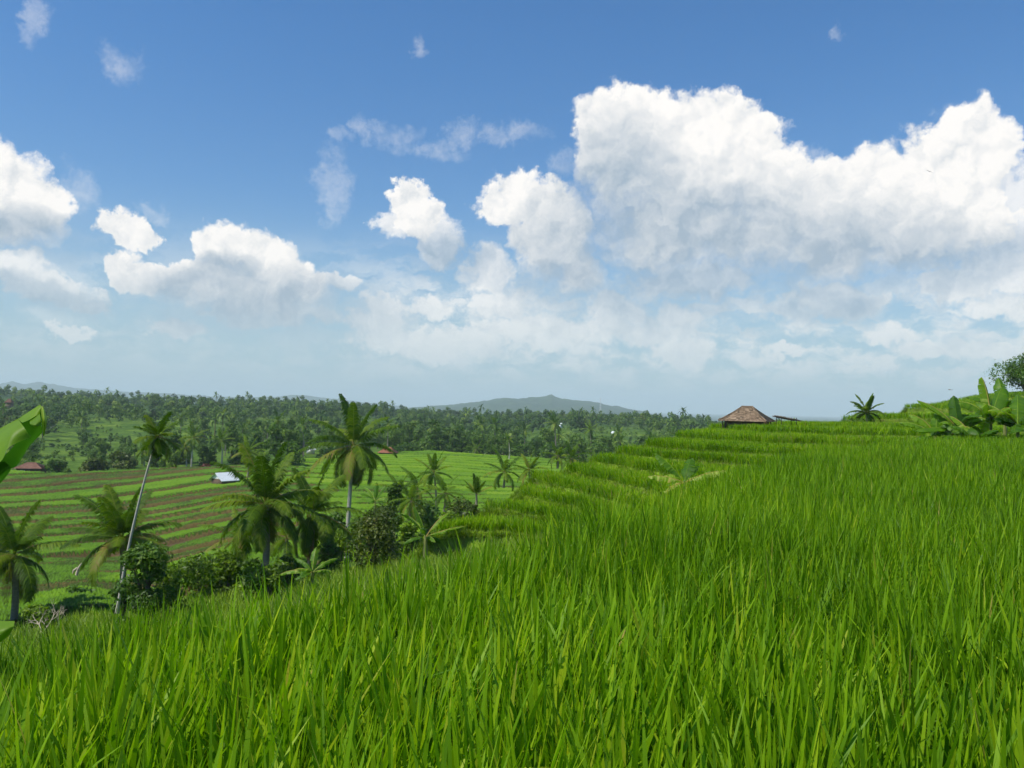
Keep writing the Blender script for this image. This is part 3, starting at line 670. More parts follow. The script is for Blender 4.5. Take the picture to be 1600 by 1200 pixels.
def palm(label, px, py_base, py_crown, Y, px_top=None, L=3.6, z=None, nf=20, cat='palm tree', group=None, r=.14, seed=1, pale=False, name='coconut_palm',
         crown_kw={}, bend=.03, cocos=True, dead=False, clusters=0):
    rg = np.random.default_rng(seed); px_top = px_top or px
    bs = at(px, py_base, Y) if z is None else np.array([X_of(px, Y, z), Y, z])
    tp = at(px_top, py_crown, Y+.0)
    root = tag(empty(name, bs), label, cat, group)
    P, rr = lean_trunk(bs, tp, r*1.25, r*.8, bend)
    a = Acc(); a.tube(P, rr, 9)
    obj('trunk', a.mesh('trunk', M_trunk_pale if pale else M_trunk, True), root)
    kw = dict(L=L, nf=nf); kw.update(crown_kw)
    c = palm_crown(rg, **kw)
    co = obj('crown', c.mesh('crown', M_palm), root, P[-1])
    if cocos:
        a = Acc()
        for i in range(9):
            th = rg.uniform(0, 6.28); C = np.array([math.cos(th)*.22, math.sin(th)*.22, rg.uniform(-.35, -.05)])
            for zz, rr_ in ((0, 1),):
                pts = [C+[0, 0, k] for k in (-.13, -.09, 0, .09, .13)]
                a.tube(pts, [.02, .08, .11, .08, .02], 7)
        obj('coconuts', a.mesh('coconuts', M_coco, True), root, P[-1])
    if dead:
        a = Acc()
        for i in range(dead):
            frond(a, rg, rg.uniform(0, 6.28), R(rg.uniform(-75, -50)), L*.75, .4, 26, .05, .2, tone=.4, sag=1.2)
        obj('dead_fronds', a.mesh('dead_fronds', M_palm_dry), root, P[-1]-np.array([0, 0, .15]))
    return root

# ---- the nearer palms
palm('tall coconut palm standing alone, its crown reaching above the far forest', 541, 800, 697, 75, 553, L=4.9, z=-13.4, nf=23, seed=5, r=.19, pale=True,
     crown_kw=dict(n=60, lw=.125, ll=.175, lo_=-58, hi_=84, droop=(1.1, 2.0), sag=1.4, dry_sunlit=.15), dead=1)
palm('slender areca palm leaning right on a long thin pale trunk', 183, 958, 682, 40, 246, L=1.3, nf=16, name='areca_palm', seed=8, r=.06, pale=True, cocos=False,
     crown_kw=dict(n=46, lw=.045, ll=.34, lo_=-70, hi_=85, droop=(.5, 1.1), sag=.8, dry_sunlit=0), bend=-.02)
palm('broad dark coconut palm at the left of the pair in front of the tin-roofed house', 412, 905, 789, 45, 415, L=3.55, nf=24, seed=14, r=.17,
     crown_kw=dict(n=62, lw=.09, ll=.22, lo_=-38, hi_=86, droop=(.9, 1.6), sag=1.2, dry_sunlit=.15), dead=1)
palm('coconut palm with yellowing lower fronds just left of the round olive tree', 481, 900, 803, 50, 488, L=3.3, nf=21, seed=17, r=.15,
     crown_kw=dict(n=60, lw=.09, ll=.21, lo_=-50, hi_=84, droop=(.9, 1.6), sag=1.2, dry_sunlit=.25), dead=1)
palm('coconut palm at the left edge with one orange drooping frond', 18, 985, 868, 50, 22, L=3.6, nf=21, seed=23, r=.2, z=-12.8,
     crown_kw=dict(n=60, lw=.09, ll=.22, lo_=-40, hi_=85, droop=(1.0, 1.7), sag=1.4, dry_sunlit=.2), dead=1)
palm('dark coconut palm with upright fronds behind the leaning areca trunk', 188, 950, 842, 47, 190, L=3.4, nf=21, seed=29, r=.17,
     crown_kw=dict(n=60, lw=.09, ll=.22, lo_=-25, hi_=86, droop=(.8, 1.4), sag=1.1, dry_sunlit=.25))
# ---- palms at the edge of the valley fields and behind them
D_ = dict(n=32, lw=.13, ll=.20, sag=1.2, droop=(.8, 1.7))
palm('left of the two tall palms close together behind the left fields', 291, 735, 700, 205, 290, L=3.4, nf=15, seed=31, r=.16, pale=True, cocos=False, crown_kw=dict(D_))
palm('right of the two tall palms close together behind the left fields', 299, 735, 684, 203, 303, L=4.2, nf=17, seed=32, r=.18, pale=True, cocos=False, crown_kw=dict(D_, lo_=-35))
palm('tall palm with a pale trunk between the palm pair and the dark domed tree', 346, 728, 689, 206, 346, L=4.0, nf=15, seed=33, r=.17, pale=True, cocos=False, crown_kw=dict(D_, lo_=-30))
palm('drooping palm behind the left fields, just left of the areca crown', 224, 738, 704, 208, 226, L=4.2, nf=15, seed=34, r=.16, pale=True, cocos=False, crown_kw=dict(D_, dry_sunlit=.4))
palm('palm poking up above the broad dark palm in the valley', 387, 745, 706, 150, 388, L=3.6, nf=14, seed=35, r=.15, cocos=False, crown_kw=dict(D_, dry_sunlit=.3))
palm('small dark palm with a bare trunk in front of the middle fields', 682, 800, 738, 110, 678, L=3.0, nf=15, seed=36, r=.13, cocos=False, crown_kw=dict(D_, hi_=88, lo_=-45, droop=(.5, 1.1)))
palm('left of the two dark palms beside the hill steps', 787, 762, 737, 120, 788, L=3.5, nf=15, seed=37, r=.14, cocos=False, crown_kw=dict(D_, hi_=88, lo_=-35))
palm('right of the two dark palms beside the hill steps, with stiff upright fronds', 828, 757, 735, 105, 827, L=2.7, nf=13, seed=38, r=.13, cocos=False, crown_kw=dict(D_, hi_=90, lo_=-45))
palm('tall thin palm rising behind the far edge of the middle fields', 795, 722, 688, 235, 795, L=2.6, nf=13, seed=39, r=.16, pale=True, cocos=False, crown_kw=dict(D_, lo_=-60))
palm('left palm of the cluster past the lip of the hill steps', 871, 732, 712, 140, 871, L=2.8, nf=13, seed=40, r=.13, cocos=False, crown_kw=dict(D_, hi_=88))
palm('bushy right palm of the cluster past the lip of the hill steps', 892, 730, 716, 135, 893, L=3.2, nf=17, seed=41, r=.14, cocos=False, crown_kw=dict(D_, hi_=88, dry_sunlit=.2))
palm('narrow young palm at the lower end of the hill steps', 744, 790, 772, 75, 744, L=1.8, nf=9, seed=42, r=.1, cocos=False, crown_kw=dict(D_, hi_=89, lo_=30, droop=(.2, .5), lw=.08))
palm('lone small palm against the sky behind the rice, right of the tiled hut', 1354, 672, 645, 84, 1354, L=2.1, nf=19, seed=43, r=.14, cocos=False, crown_kw=dict(D_, lw=.14, hi_=86, lo_=-25, droop=(1.0, 1.7)))
for i, (px, pyb, pyc, Y, L_, s_, lab) in enumerate([
    (622, 800, 768, 85, 2.6, 50, 'palm in the gully with fronds behind the round olive tree'),
    (650, 805, 762, 88, 2.8, 51, 'tallest palm of the clump in the gully right of the round olive tree'),
    (694, 800, 770, 92, 2.6, 52, 'rightmost palm of the clump in the gully right of the round olive tree'),
    (640, 812, 782, 70, 2.2, 53, 'short palm with withered fronds at the front of the gully clump'),
    (742, 708, 702, 262, 3.6, 54, 'low palm in front of the forest at the far edge of the middle fields'),
    (372, 880, 840, 60, 2.8, 55, 'half hidden palm between the broad dark palm and the shrubs'),
    (446, 885, 842, 56, 2.6, 56, 'half hidden palm between the two big coconut palms')]):
    palm(lab, px, pyb, pyc, Y, px+2, L=L_, nf=13, seed=s_, r=.13, cocos=False, crown_kw=dict(D_, lw=.08, dry_sunlit=.3), dead=1 if s_ == 53 else False)

# ------------------------------------------------------------------ broadleaf trees and shrubs
def tree(name, label, px, py_top, wpx, Y, z=None, mat=None, n=900, size=.12, group=None, seed=1, cat='tree', base=.3, lobes=11, trunk_r=.12, offz=0, shell=.55):
    rg = np.random.default_rng(seed); mat = mat or M_leaf
    zb = (Hv((px-800)/FPX*Y, Y)-.1 if z is None else z)
    top = at(px, py_top, Y); x = X_of(px, Y, zb); h = top[2]-zb; w = wpx*Y/FPX
    root = tag(empty(name, (x, Y, zb)), label, cat, group)
    L = round_lobes(rg, h, w, lobes, base)
    a = Acc(); crown_leaves(a, rg, L, n, size, shell=shell)
    obj('crown' if name.endswith('tree') else 'foliage', a.mesh('foliage', mat), root)
    a = Acc(); tp = np.array([0, 0, h*.7]); a.tube([[0, 0, 0], [.05*w, .02*w, h*.3], tp], [trunk_r*1.3, trunk_r, trunk_r*.4], 7)
    for l in L[:7]:
        a.tube([[0, 0, h*.3*rg.uniform(.6, 1.2)], np.array(l[:3])*[.55, .55, .75], l[:3]], [trunk_r*.55, trunk_r*.35, trunk_r*.12], 5)
    obj('trunk' if name.endswith('tree') else 'stem', a.mesh('trunk', M_bark, True), root)
    return root
tree('round_tree', 'round olive-green tree with dense small leaves beside the tall coconut palm', 583, 778, 82, 45, mat=M_leaf_b, n=5200, size=.085, seed=61, base=.12, lobes=16)
tree('leafy_tree', 'small leafy tree wrapped round the foot of the leaning areca trunk', 226, 826, 92, 38, mat=M_leaf, n=4200, size=.10, seed=62, base=.1, lobes=14)
for i, (px, pt, w, Y, mt, sz, lab) in enumerate([
    (262, 868, 70, 40, M_shrub, .10, 'low bright shrub just right of the leafy tree on the areca'),
    (305, 856, 85, 47, M_shrub, .12, 'feathery yellow green shrub left of the broad dark palm'),
    (352, 850, 80, 50, M_shrub, .13, 'widest feathery shrub below the terraced valley fields'),
    (392, 862, 60, 46, M_shrub, .11, 'shrub at the foot of the broad dark palm'),
    (420, 872, 58, 42, M_shrub, .10, 'low light shrub right in front of the broad dark palm trunk'),
    (190, 905, 40, 41, M_leaf, .10, 'small dark bush left of the leaning areca foot'),
    (448, 862, 62, 47, M_leaf, .11, 'dark bush between the trunks of the two big palms'),
    (512, 838, 62, 47, M_leaf, .12, 'dark bush left of the round olive tree'),
    (530, 815, 50, 60, M_shrub, .14, 'leafy bush at the foot of the tall coconut palm'),
    (556, 800, 54, 66, M_shrub, .13, 'tallest of the light bushes hiding the foot of the tall coconut palm'),
    (524, 792, 44, 70, M_leaf, .14, 'dark bush just left of the tall coconut palm foot'),
    (612, 742, 32, 84, M_leaf, .16, 'narrow dark tree at the left end of the gully clump'),
    (594, 775, 46, 80, M_leaf_b, .16, 'brownish shrub behind the round olive tree'),
    (668, 772, 60, 80, M_leaf, .17, 'dark bush in the middle of the gully clump'),
    (712, 768, 52, 82, M_leaf_b, .17, 'olive bush at the right end of the gully clump'),
    (636, 806, 46, 52, M_shrub, .12, 'light shrub right of the round olive tree'),
    (700, 795, 60, 56, M_shrub, .14, 'broad light shrub below the gully clump'),
    (735, 776, 40, 64, M_leaf_b, .14, 'greyish shrub against the foot of the hill steps'),
    (762, 768, 34, 66, M_shrub, .12, 'small shrub by the narrow young palm'),
    (60, 940, 60, 46, M_shrub, .12, 'shrub on the slope behind the bare dead bush'),
    (120, 912, 50, 60, M_leaf, .14, 'bush at the lower end of the left fields'),
    (1338, 654, 40, 82, M_shrub, .10, 'low bush under the lone small palm on the hill')]):
    zz = None if i < 21 else -.1
    tree('shrub', lab, px, pt, w, Y, z=zz, mat=mt, n=2000, size=sz, seed=70+i, base=.05, lobes=10, cat='shrub', trunk_r=.05)
# beyond the fields
for i, (px, pt, w, Y, mt, nm, lab) in enumerate([
    (430, 659, 30, 196, M_leaf, 'tall_tree', 'tall dark tree with a domed top left of the tall coconut palm'),
    (452, 686, 42, 194, M_leaf, 'bushy_tree', 'dark bushy tree leaning on the tall domed tree'),
    (90, 717, 34, 187, M_leaf, 'bushy_tree', 'dark round bush right of the brown roofed hut'),
    (322, 724, 17, 190, M_red, 'shrub', 'dark red shrub left of the tin-roofed house'),
    (342, 727, 24, 192, M_leaf_b, 'shrub', 'olive shrub behind the tin-roofed house'),
    (150, 712, 46, 192, M_leaf_b, 'bushy_tree', 'low olive tree behind the left fields, first from the left'),
    (186, 702, 46, 202, M_leaf_b, 'bushy_tree', 'wide olive tree behind the left fields, left of the areca crown'),
    (246, 694, 40, 204, M_leaf, 'bushy_tree', 'dark tree hiding behind the areca trunk'),
    (272, 672, 44, 212, M_leaf, 'tall_tree', 'tall tree behind the pair of close palms'),
    (268, 708, 34, 200, M_shrub, 'bushy_tree', 'light green tree left of the pair of close palms'),
    (325, 694, 34, 208, M_leaf, 'bushy_tree', 'dark tree between the palm pair and the single tall palm'),
    (372, 700, 40, 208, M_leaf, 'bushy_tree', 'dark tree right of the single tall palm'),
    (405, 708, 34, 206, M_shrub, 'bushy_tree', 'pale bush left of the dark domed tree'),
    (508, 695, 36, 222, M_leaf, 'bushy_tree', 'bush behind the tall coconut palm trunk'),
    (636, 690, 52, 268, M_leaf, 'bushy_tree', 'blue-green tree right of the red roofed hut'),
    (672, 682, 56, 272, M_leaf, 'bushy_tree', 'large dark tree at the far edge of the middle fields'),
    (720, 684, 50, 276, M_leaf, 'bushy_tree', 'dark tree behind the low palm of the middle fields'),
    (762, 690, 46, 274, M_leaf, 'bushy_tree', 'dark tree left of the tall thin palm'),
    (818, 692, 48, 268, M_leaf, 'bushy_tree', 'dark tree right of the tall thin palm'),
    (858, 688, 44, 262, M_leaf, 'bushy_tree', 'dark tree behind the lip of the hill steps')]):
    tree(nm, lab, px, pt, w, Y, mat=mt, n=1100, size=.42, seed=100+i, base=.1, lobes=10, cat='shrub' if nm == 'shrub' else 'tree', trunk_r=.18)
tree('crooked_tree', 'dark leafy tree cut by the right edge of the photo above the banana plants', 1598, 544, 84, 118, z=3.4, mat=M_leaf, n=8500, size=.15, seed=131, base=.12, lobes=14, trunk_r=.16)

# ---- woods: single trees nearest to us, then the far wood as one mass
PROT = []
for s_ in range(7):
    rg = np.random.default_rng(200+s_); a = Acc(); h = 9.; w = rg.uniform(6.0, 8.5)
    if s_ in (2, 5): h = 12.; w = 5.5
    crown_leaves(a, rg, round_lobes(rg, h, w, 9, .12), 900, .42, shell=.6, far=True)
    tr = Acc(); tr.tube([[0, 0, -1.5], [.1, 0, h*.3], [0, .1, h*.65]], [.28, .2, .08], 6)
    PROT.append((a.mesh('crown', M_wood_far), tr.mesh('trunk', M_bark)))
PPROT = []
for s_ in range(4):
    rg = np.random.default_rng(230+s_); a = palm_crown(rg, 3.8, nf=14, n=12, lw=.3, ll=.24, sag=.9, lo_=-45, rach=.05)
    hh = 10.; P = np.array([[0, 0, -1.5], [.2, 0, hh*.4], [rg.uniform(-.8, .8), rg.uniform(-.5, .5), hh]])
    me = a.mesh('crown', M_wood_far); V = np.zeros(len(me.vertices)*3, np.float32); me.vertices.foreach_get('co', V); V = V.reshape(-1, 3)+P[-1]; me.vertices.foreach_set('co', V.ravel().astype(np.float32))
    tr = Acc(); tr.tube(P, [.26, .17, .13], 6); PPROT.append((me, tr.mesh('trunk', M_trunk)))
def is_open(px, Y):
    o = field_mask(px, Y-9) | field_mask(px, Y) | (Y < 180)
    o |= (px > 138) & (px < 248) & (Y > 345) & (Y < 437)
    o |= (px > 240) & (px < 345) & (Y > 392) & (Y < 442)
    o |= (px > 392) & (px < 480) & (Y > 380) & (Y < 440)
    o |= (px > 58) & (px < 150-(Y-240)*.2) & (Y < 335) & (Y > 180)
    o |= (px > 828) & (px < 1010) & (Y > 465) & (Y < 620) & (vn(px, Y, .03) > .25)
    o |= (px > 590) & (px < 640) & (Y > 470) & (Y < 520)
    o |= (fbm(px*1., Y*.6, .014, 2, 40) > .60) & (Y > 430)
    return o
rg = np.random.default_rng(300)
pts = []
for _ in range(26000):
    Y = math.sqrt(rg.uniform(188**2, 1250**2)); px = rg.uniform(-260, 1750)
    if px > 1280 and Y < 260: continue
    pts.append((px, Y))
pts = np.array(pts); pts = pts[~is_open(pts[:, 0], pts[:, 1])]
kp = []; cell = {}
for px, Y in pts:
    x = (px-800)/FPX*Y; dmin = 6.2 if Y < 420 else (7.2 if Y < 700 else 8.4); c = (int(x//dmin), int(Y//dmin)); ok = True
    for i in (-1, 0, 1):
        for j in (-1, 0, 1):
            for (qx, qy) in cell.get((c[0]+i, c[1]+j, dmin), ()):
                if (qx-x)**2+(qy-Y)**2 < dmin*dmin: ok = False
    if ok: cell.setdefault((*c, dmin), []).append((x, Y)); kp.append((px, x, Y))
kp = np.array(kp); kp = kp[np.argsort(kp[:, 2])]
vis = (kp[:, 0] > -20) & (kp[:, 0] < 1130)
near = kp[vis][:290]; rest = np.concatenate([kp[~vis], kp[vis][290:]])
print('woods', len(near), near[-1, 2], len(rest))
REG = ['in the wood above the brown roofed hut', 'in the wood left of the leaning areca', 'in the wood behind the close palm pair', 'in the wood behind the tin-roofed house', 'in the wood left of the tall coconut palm', 'in the wood behind the tall coconut palm', 'in the wood behind the red roofed hut', 'in the wood behind the middle fields', 'in the wood behind the lip of the steps', 'in the wood over the hill crest']
for i, (px, x, Y) in enumerate(near):
    isp = rg.random() < .13; hs = rg.uniform(.6, 1.05)
    if 138 < px < 350 and Y < 345: hs *= .5; isp = False
    if px < 150 and Y < 260: hs *= .6
    if 815 < px < 1030 and Y > 320: hs *= .45; isp = False
    reg = REG[int(np.searchsorted([135, 235, 330, 420, 540, 640, 740, 850, 960], px))]+(', front row' if Y < near[:, 2].mean() else ', further back')
    k = rg.integers(4 if isp else 7); cr, tk = (PPROT if isp else PROT)[k]
    if isp: root = tag(empty('far_palm', (x, Y, Hv(x, Y)), rg.uniform(0, 6.28), hs*1.05), 'feathery palm '+reg, 'palm tree', 'palms '+reg)
    else: root = tag(empty('wood_tree', (x, Y, Hv(x, Y)), rg.uniform(0, 6.28), (hs*rg.uniform(.85, 1.2), hs, hs)), ('tall narrow tree ' if k in (2, 5) else 'round bushy tree ')+reg, 'tree', ('tall narrow trees ' if k in (2, 5) else 'round bushy trees ')+reg)
    obj('crown', cr, root); obj('trunk', tk, root)
# far wood
FP = []
for s_ in range(6):
    rg2 = np.random.default_rng(320+s_); a = Acc(); w = rg2.uniform(6, 8.5); h = 9 if s_ % 3 else 12
    crown_leaves(a, rg2, round_lobes(rg2, h, w, 7, .15), 190, .75, shell=.7, far=True); FP.append((np.vstack(a.V), np.vstack(a.F4), np.concatenate(a.A)))
PP = []
for s_ in range(3):
    rg2 = np.random.default_rng(330+s_); a = Acc()
    a.tube([[0, 0, 0], [.3, 0, 5], [.2, .2, 10.5]], [.3, .2, .2], 4, rnd=.97, cap=False)
    for i in range(13):
        az_ = i*2.4; e = R(80-i*9.5); d = lambda e, r: np.array([math.cos(az_)*math.cos(e)*r, math.sin(az_)*math.cos(e)*r, math.sin(e)*r])
        p0 = np.array([.2, .2, 10.5]); p1 = p0+d(e, 2); p2 = p1+d(e-.8, 2.2); sd2 = np.array([-math.sin(az_), math.cos(az_), 0])*.55
        a.add([p0-sd2*.2, p0+sd2*.2, p1-sd2, p1+sd2, p2-sd2*.3, p2+sd2*.3], [(0, 1, 3, 2), (2, 3, 5, 4)], rg2.uniform(.2, .6))
    PP.append((np.vstack(a.V), np.vstack(a.F4), np.concatenate(a.A)))
def mass(name, tr, rg, label, palm_p=.07):
    Vs, Fs, As, n = [], [], [], 0
    zs = H(tr[:, 1], tr[:, 2])
    for (px, x, Y), z in zip(tr, zs):
        A = PP[rg.integers(3)] if rg.random() < palm_p*(.3+1.4*(vn(np.array([x]), np.array([Y]), .012, 50)[0])) else FP[rg.integers(6)]
        a = rg.uniform(0, 6.28); s = rg.uniform(.55, 1.0)+.35*rg.random()**3; s *= .45 if (815 < px < 1030 and Y < 476) else 1; c_, s_ = math.cos(a)*s, math.sin(a)*s
        V = A[0]; V = np.stack([V[:, 0]*c_-V[:, 1]*s_+x, V[:, 0]*s_+V[:, 1]*c_+Y, V[:, 2]*s+z-.3], 1)
        Vs.append(V); Fs.append(A[1]+n); As.append(np.clip(A[2]+rg.normal(-.02, .18), 0, 1)); n += len(V)
    o = obj(name, mesh_np(name, np.vstack(Vs), np.vstack(Fs), M_wood_far, {'rnd': np.concatenate(As)}))
    return tag(o, label, 'forest', kind='stuff')
mass('forest', rest, rg, 'mixed palm and broadleaf forest covering the far ridge')
t3 = []
for _ in range(3800):
    Y = math.sqrt(rg.uniform(1250**2, 2600**2)); px = rg.uniform(-200, 1500); t3.append((px, (px-800)/FPX*Y, Y))
FPk, FP = FP, [(a[0][:160], a[1][:40], a[2][:160]) for a in FP]
mass('distant_forest', np.array(t3), rg, 'hazy blue green forest on the lowland behind the far ridge', .0)

bs_ = []
while len(bs_) < 420:
    px = rg.uniform(60, 1010); Y = rg.uniform(215, 590)
    if bool(np.all(is_open(np.array([px]), np.array([Y])))) and not bool(field_mask(np.array([px]), np.array([Y-9]))[0]): bs_.append((px, (px-800)/FPX*Y, Y))
FP = [(a[0]*[.26, .26, .2], a[1], a[2]) for a in FPk]
mass('hillside_scrub', np.array(bs_), rg, 'scattered low bushes on the open slopes between the woods', 0)
# ------------------------------------------------------------------ banana plants
def banana_leaf(rg, az, el, L, W, droop, fold=.5, tears=.5, tone=.5, n=16, petiole=.18):
    acc = Acc(); t = np.linspace(0, 1, n+1); ang = el-droop*t**1.5
    d = np.stack([np.cos(ang)*math.cos(az), np.cos(ang)*math.sin(az), np.sin(ang)], 1)
    P = np.vstack([[0, 0, 0], np.cumsum((d[:-1]+d[1:])/2*L/n, 0)])
    acc.tube(P, np.linspace(.028, .006, n+1)*max(.6, L/1.8), 5, min(1, tone+.3), cap=False)
    side = np.array([-math.sin(az), math.cos(az), 0.]); roll = rg.normal(0, .3)
    for sg in (-1, 1):
        extra = 0
        i0 = int(petiole*n)
        for i in range(i0, n):
            if rg.random() < tears*.6: extra = rg.uniform(-.1, .55)*tears; g = rg.uniform(.0, .35)*tears
            else: g = 0
            ts = [(i+g*.5)/n, (i+1-g*.5)/n]
            V = []
            for tt, tb in ((ts[0], i/n), (ts[1], (i+1)/n)):
                w = W*.5*np.interp((tb-petiole)/(1-petiole), [0, .08, .3, .7, .92, 1], [.25, .7, 1, .95, .5, .02])
                p = np.array([np.interp(tb, t, P[:, q]) for q in range(3)]); dd = d[min(n, int(round(tb*n)))]
                up = np.cross(side, dd); up = up if up[2] > 0 else -up
                dn = fold+extra+roll*sg
                o1 = side*sg*math.cos(dn*.5)*.5-up*math.sin(dn*.5)*.5+dd*.06
                o2 = o1+side*sg*math.cos(dn*1.25)*.5-up*math.sin(dn*1.25)*.5+dd*.05
                sh = dd*(tt-tb)*L*1.0
                V += [p, p+o1*w+sh*.5, p+o2*w+sh+rg.normal(0, .012, 3)]
            acc.add(V, [(0, 1, 4, 3), (1, 2, 5, 4)], np.clip(tone+rg.normal(0, .05), 0, 1))
    return acc
def banana(label, base, h, leaves, seed, r=.09, name='banana_plant', lean=(0, 0)):
    rg = np.random.default_rng(seed); root = tag(empty(name, base), label, 'banana plant')
    if seed > 406:
        for q in range(5): leaves.append((rg.uniform(0, 360), rg.uniform(-15, 60), rg.uniform(.8, 1.3), .4, rg.uniform(40, 90), .5, .5, rg.uniform(.3, .7)))
    if seed < 406:
        leaves = [(l[0], l[1], l[2]*1.2, l[3]*1.45, *l[4:]) for l in leaves]
        for q in range(9): leaves.append((rg.uniform(0, 360), rg.uniform(0, 65), rg.uniform(1.3, 2.0), rg.uniform(.6, .9), rg.uniform(30, 90), .5, .4, rg.uniform(.2, .7)))
    tp = np.array([lean[0], lean[1], h]); a = Acc(); a.tube([[0, 0, -.4], tp*.5, tp], [r*1.2, r, r*.6], 9)
    obj('stem', a.mesh('stem', M_bstem, True), root)
    for (az_, el_, L, W_, dr, fo, te, tone) in leaves:
        c = banana_leaf(rg, R(az_), R(el_), L, W_, R(dr), fo, min(1, te+.3), tone)
        obj('leaf', c.mesh('leaf', M_bananadry if tone > 1 else M_banana), root, tp-np.array([0, 0, .06]))
    return root
# azimuths here: 0 = right, 90 = away, 180 = left, 270 = towards us
bY = 43.
def gb(px, Y, z): return (X_of(px, Y, z), Y, z)
banana('leftmost banana plant of the clump, a long leaf reaching out to the left', gb(1497, bY, -.3), 1.25,
       [(172, 52, 2.1, .55, 40, .55, .3, .75), (188, 8, 2.0, .55, 25, .5, .2, .5), (200, -28, 2.2, .5, 5, .6, .4, .7), (250, -35, 1.7, .6, 20, .5, .5, .72), (95, 80, 1.5, .5, 10, .5, .2, .25), (20, 40, 1.4, .5, 50, .5, .4, .5), (275, 20, 1.5, .55, 70, .5, .4, .3)], 401)
banana('outlying low banana plant spreading at the left of the clump', gb(1462, bY+1.5, -.3), .85,
       [(175, 40, 1.7, .5, 50, .5, .4, .6), (150, 65, 1.5, .5, 60, .5, .4, .7), (60, 70, 1.5, .5, 40, .5, .4, .5), (10, 30, 1.7, .5, 60, .5, .5, .6), (230, 30, 1.4, .5, 70, .5, .5, .75)], 399)
banana('banana plant in the middle of the clump with one tall upright leaf', gb(1548, bY+.5, -.3), 1.6,
       [(100, 84, 2.1, .6, 25, .4, .2, .75), (165, 62, 2.1, .6, 95, .6, .8, .6), (40, 66, 2.0, .65, 30, .5, .3, .5), (210, 25, 1.8, .6, 50, .5, .5, .45), (330, 35, 1.7, .6, 60, .5, .5, .3), (150, 30, 1.9, .6, 60, .5, .6, .3), (260, 40, 1.6, .6, 80, .5, .6, .7)], 402)
banana('banana plant at the right end of the clump with broad shaded leaves', gb(1590, bY-.6, -.3), 1.5,
       [(60, 60, 2.0, .6, 40, .5, .3, .5), (130, 50, 2.0, .6, 50, .5, .4, .6), (200, 48, 1.9, .65, 70, .5, .5, .75), (235, 15, 1.6, .6, 60, .5, .5, .35), (280, 50, 1.6, .6, 60, .5, .5, .6), (0, 30, 2., .6, 50, .5, .5, .6)], 403)
banana('short banana plant low at the front of the clump', gb(1522, bY-1.2, -.3), .7,
       [(190, 55, 1.3, .45, 60, .5, .4, .5), (160, 30, 1.4, .45, 80, .5, .4, .3), (300, 50, 1.2, .45, 60, .5, .4, .3), (60, 55, 1.3, .5, 60, .5, .4, .4), (230, 5, 1.3, .5, 60, .5, .6, 1.2)], 404)
banana('banana plant behind the clump with only its leaf tops showing', gb(1570, bY+3, .0), 1.8,
       [(80, 75, 1.9, .6, 30, .5, .4, .5), (150, 50, 1.8, .6, 60, .5, .5, .5), (20, 50, 1.8, .6, 60, .5, .5, .5), (250, 45, 1.7, .6, 60, .5, .5, .3)], 405)
bz = at(1066, 752, 24)[2]
banana('small banana plant alone in the rice, one yellowed and one torn pale leaf', gb(1068, 24, -1.7), bz+1.7+.02,
       [(178, 22, 1.05, .38, 35, .5, .9, .86), (3, 28, 1.3, .4, 30, .4, .9, .86), (150, 52, 1.2, .42, 25, .6, .6, .5), (60, 60, .9, .42, 30, .3, .3, .35), (40, 58, .85, .3, 60, .5, .6, .35), (210, -5, .8, .2, 40, .4, .8, .92)], 406, r=.05)
zz = Hv((662-800)/FPX*42, 42)
banana('banana plant with long spreading leaves right of the round olive tree', gb(664, 42, zz), at(664, 838, 42)[2]-zz,
       [(165, 62, 1.9, .4, 60, .5, .5, .6), (10, 24, 2.0, .3, 20, .5, .7, .7), (40, 55, 1.9, .36, 40, .5, .6, .75), (140, 70, 1.8, .4, 30, .5, .4, .5), (300, 20, 1.2, .4, 60, .5, .5, .6), (200, 10, 1.2, .4, 60, .5, .6, .5)], 407, r=.14)
zz = Hv((488-800)/FPX*40, 40)
banana('banana plant low beside the trunk of the palm with yellow fronds', gb(487, 40, zz), at(487, 893, 40)[2]-zz,
       [(180, 15, 1.6, .4, 50, .5, .4, .75), (90, 70, 1.3, .4, 30, .5, .4, .6), (30, 45, 1.4, .4, 50, .5, .4, .6), (150, 50, 1.3, .4, 60, .5, .4, .5), (270, 40, 1.2, .4, 60, .5, .4, .7)], 408)
zz = Hv((582-800)/FPX*88, 88)
banana('banana plant in the gully behind the round olive tree', gb(584, 88, zz), at(584, 782, 88)[2]-zz,
       [(180, 45, 2.2, .6, 60, .5, .4, .5), (90, 80, 2.0, .6, 20, .5, .4, .4), (30, 65, 2.2, .6, 30, .5, .4, .5), (140, 60, 2.2, .6, 60, .5, .4, .6), (0, 30, 2.2, .6, 60, .5, .4, .6)], 409)

# ---- the banana plant whose leaf comes in at the left edge
def patch(acc, rows_, rnd=.6, sub=5):
    G = np.array([[at(*p) for p in r] for r in rows_])      # rows x cols x 3
    nr, nc = G.shape[:2]
    def up(G, ax):
        n = G.shape[ax]; u = np.linspace(0, n-1, (n-1)*sub+1); i = np.minimum(u.astype(int), n-2); f = u-i
        sh = [1, 1, 1]; sh[ax] = -1; f = f.reshape(sh)
        p = lambda k: np.take(G, np.clip(i+k, 0, n-1), axis=ax)
        a, b_, c, d = p(-1), p(0), p(1), p(2)
        return .5*((2*b_)+(c-a)*f+(2*a-5*b_+4*c-d)*f**2+(3*b_-a-3*c+d)*f**3)
    G = up(up(G, 0), 1); acc.add(G.reshape(-1, 3), grid_faces(*G.shape[:2]), rnd)
bb = at(-190, 800, 5.2); gz = -.9
root = tag(empty('banana_plant', (bb[0], bb[1], gz)), 'banana plant at the left edge, one folded broad leaf reaching into the photo', 'banana plant')
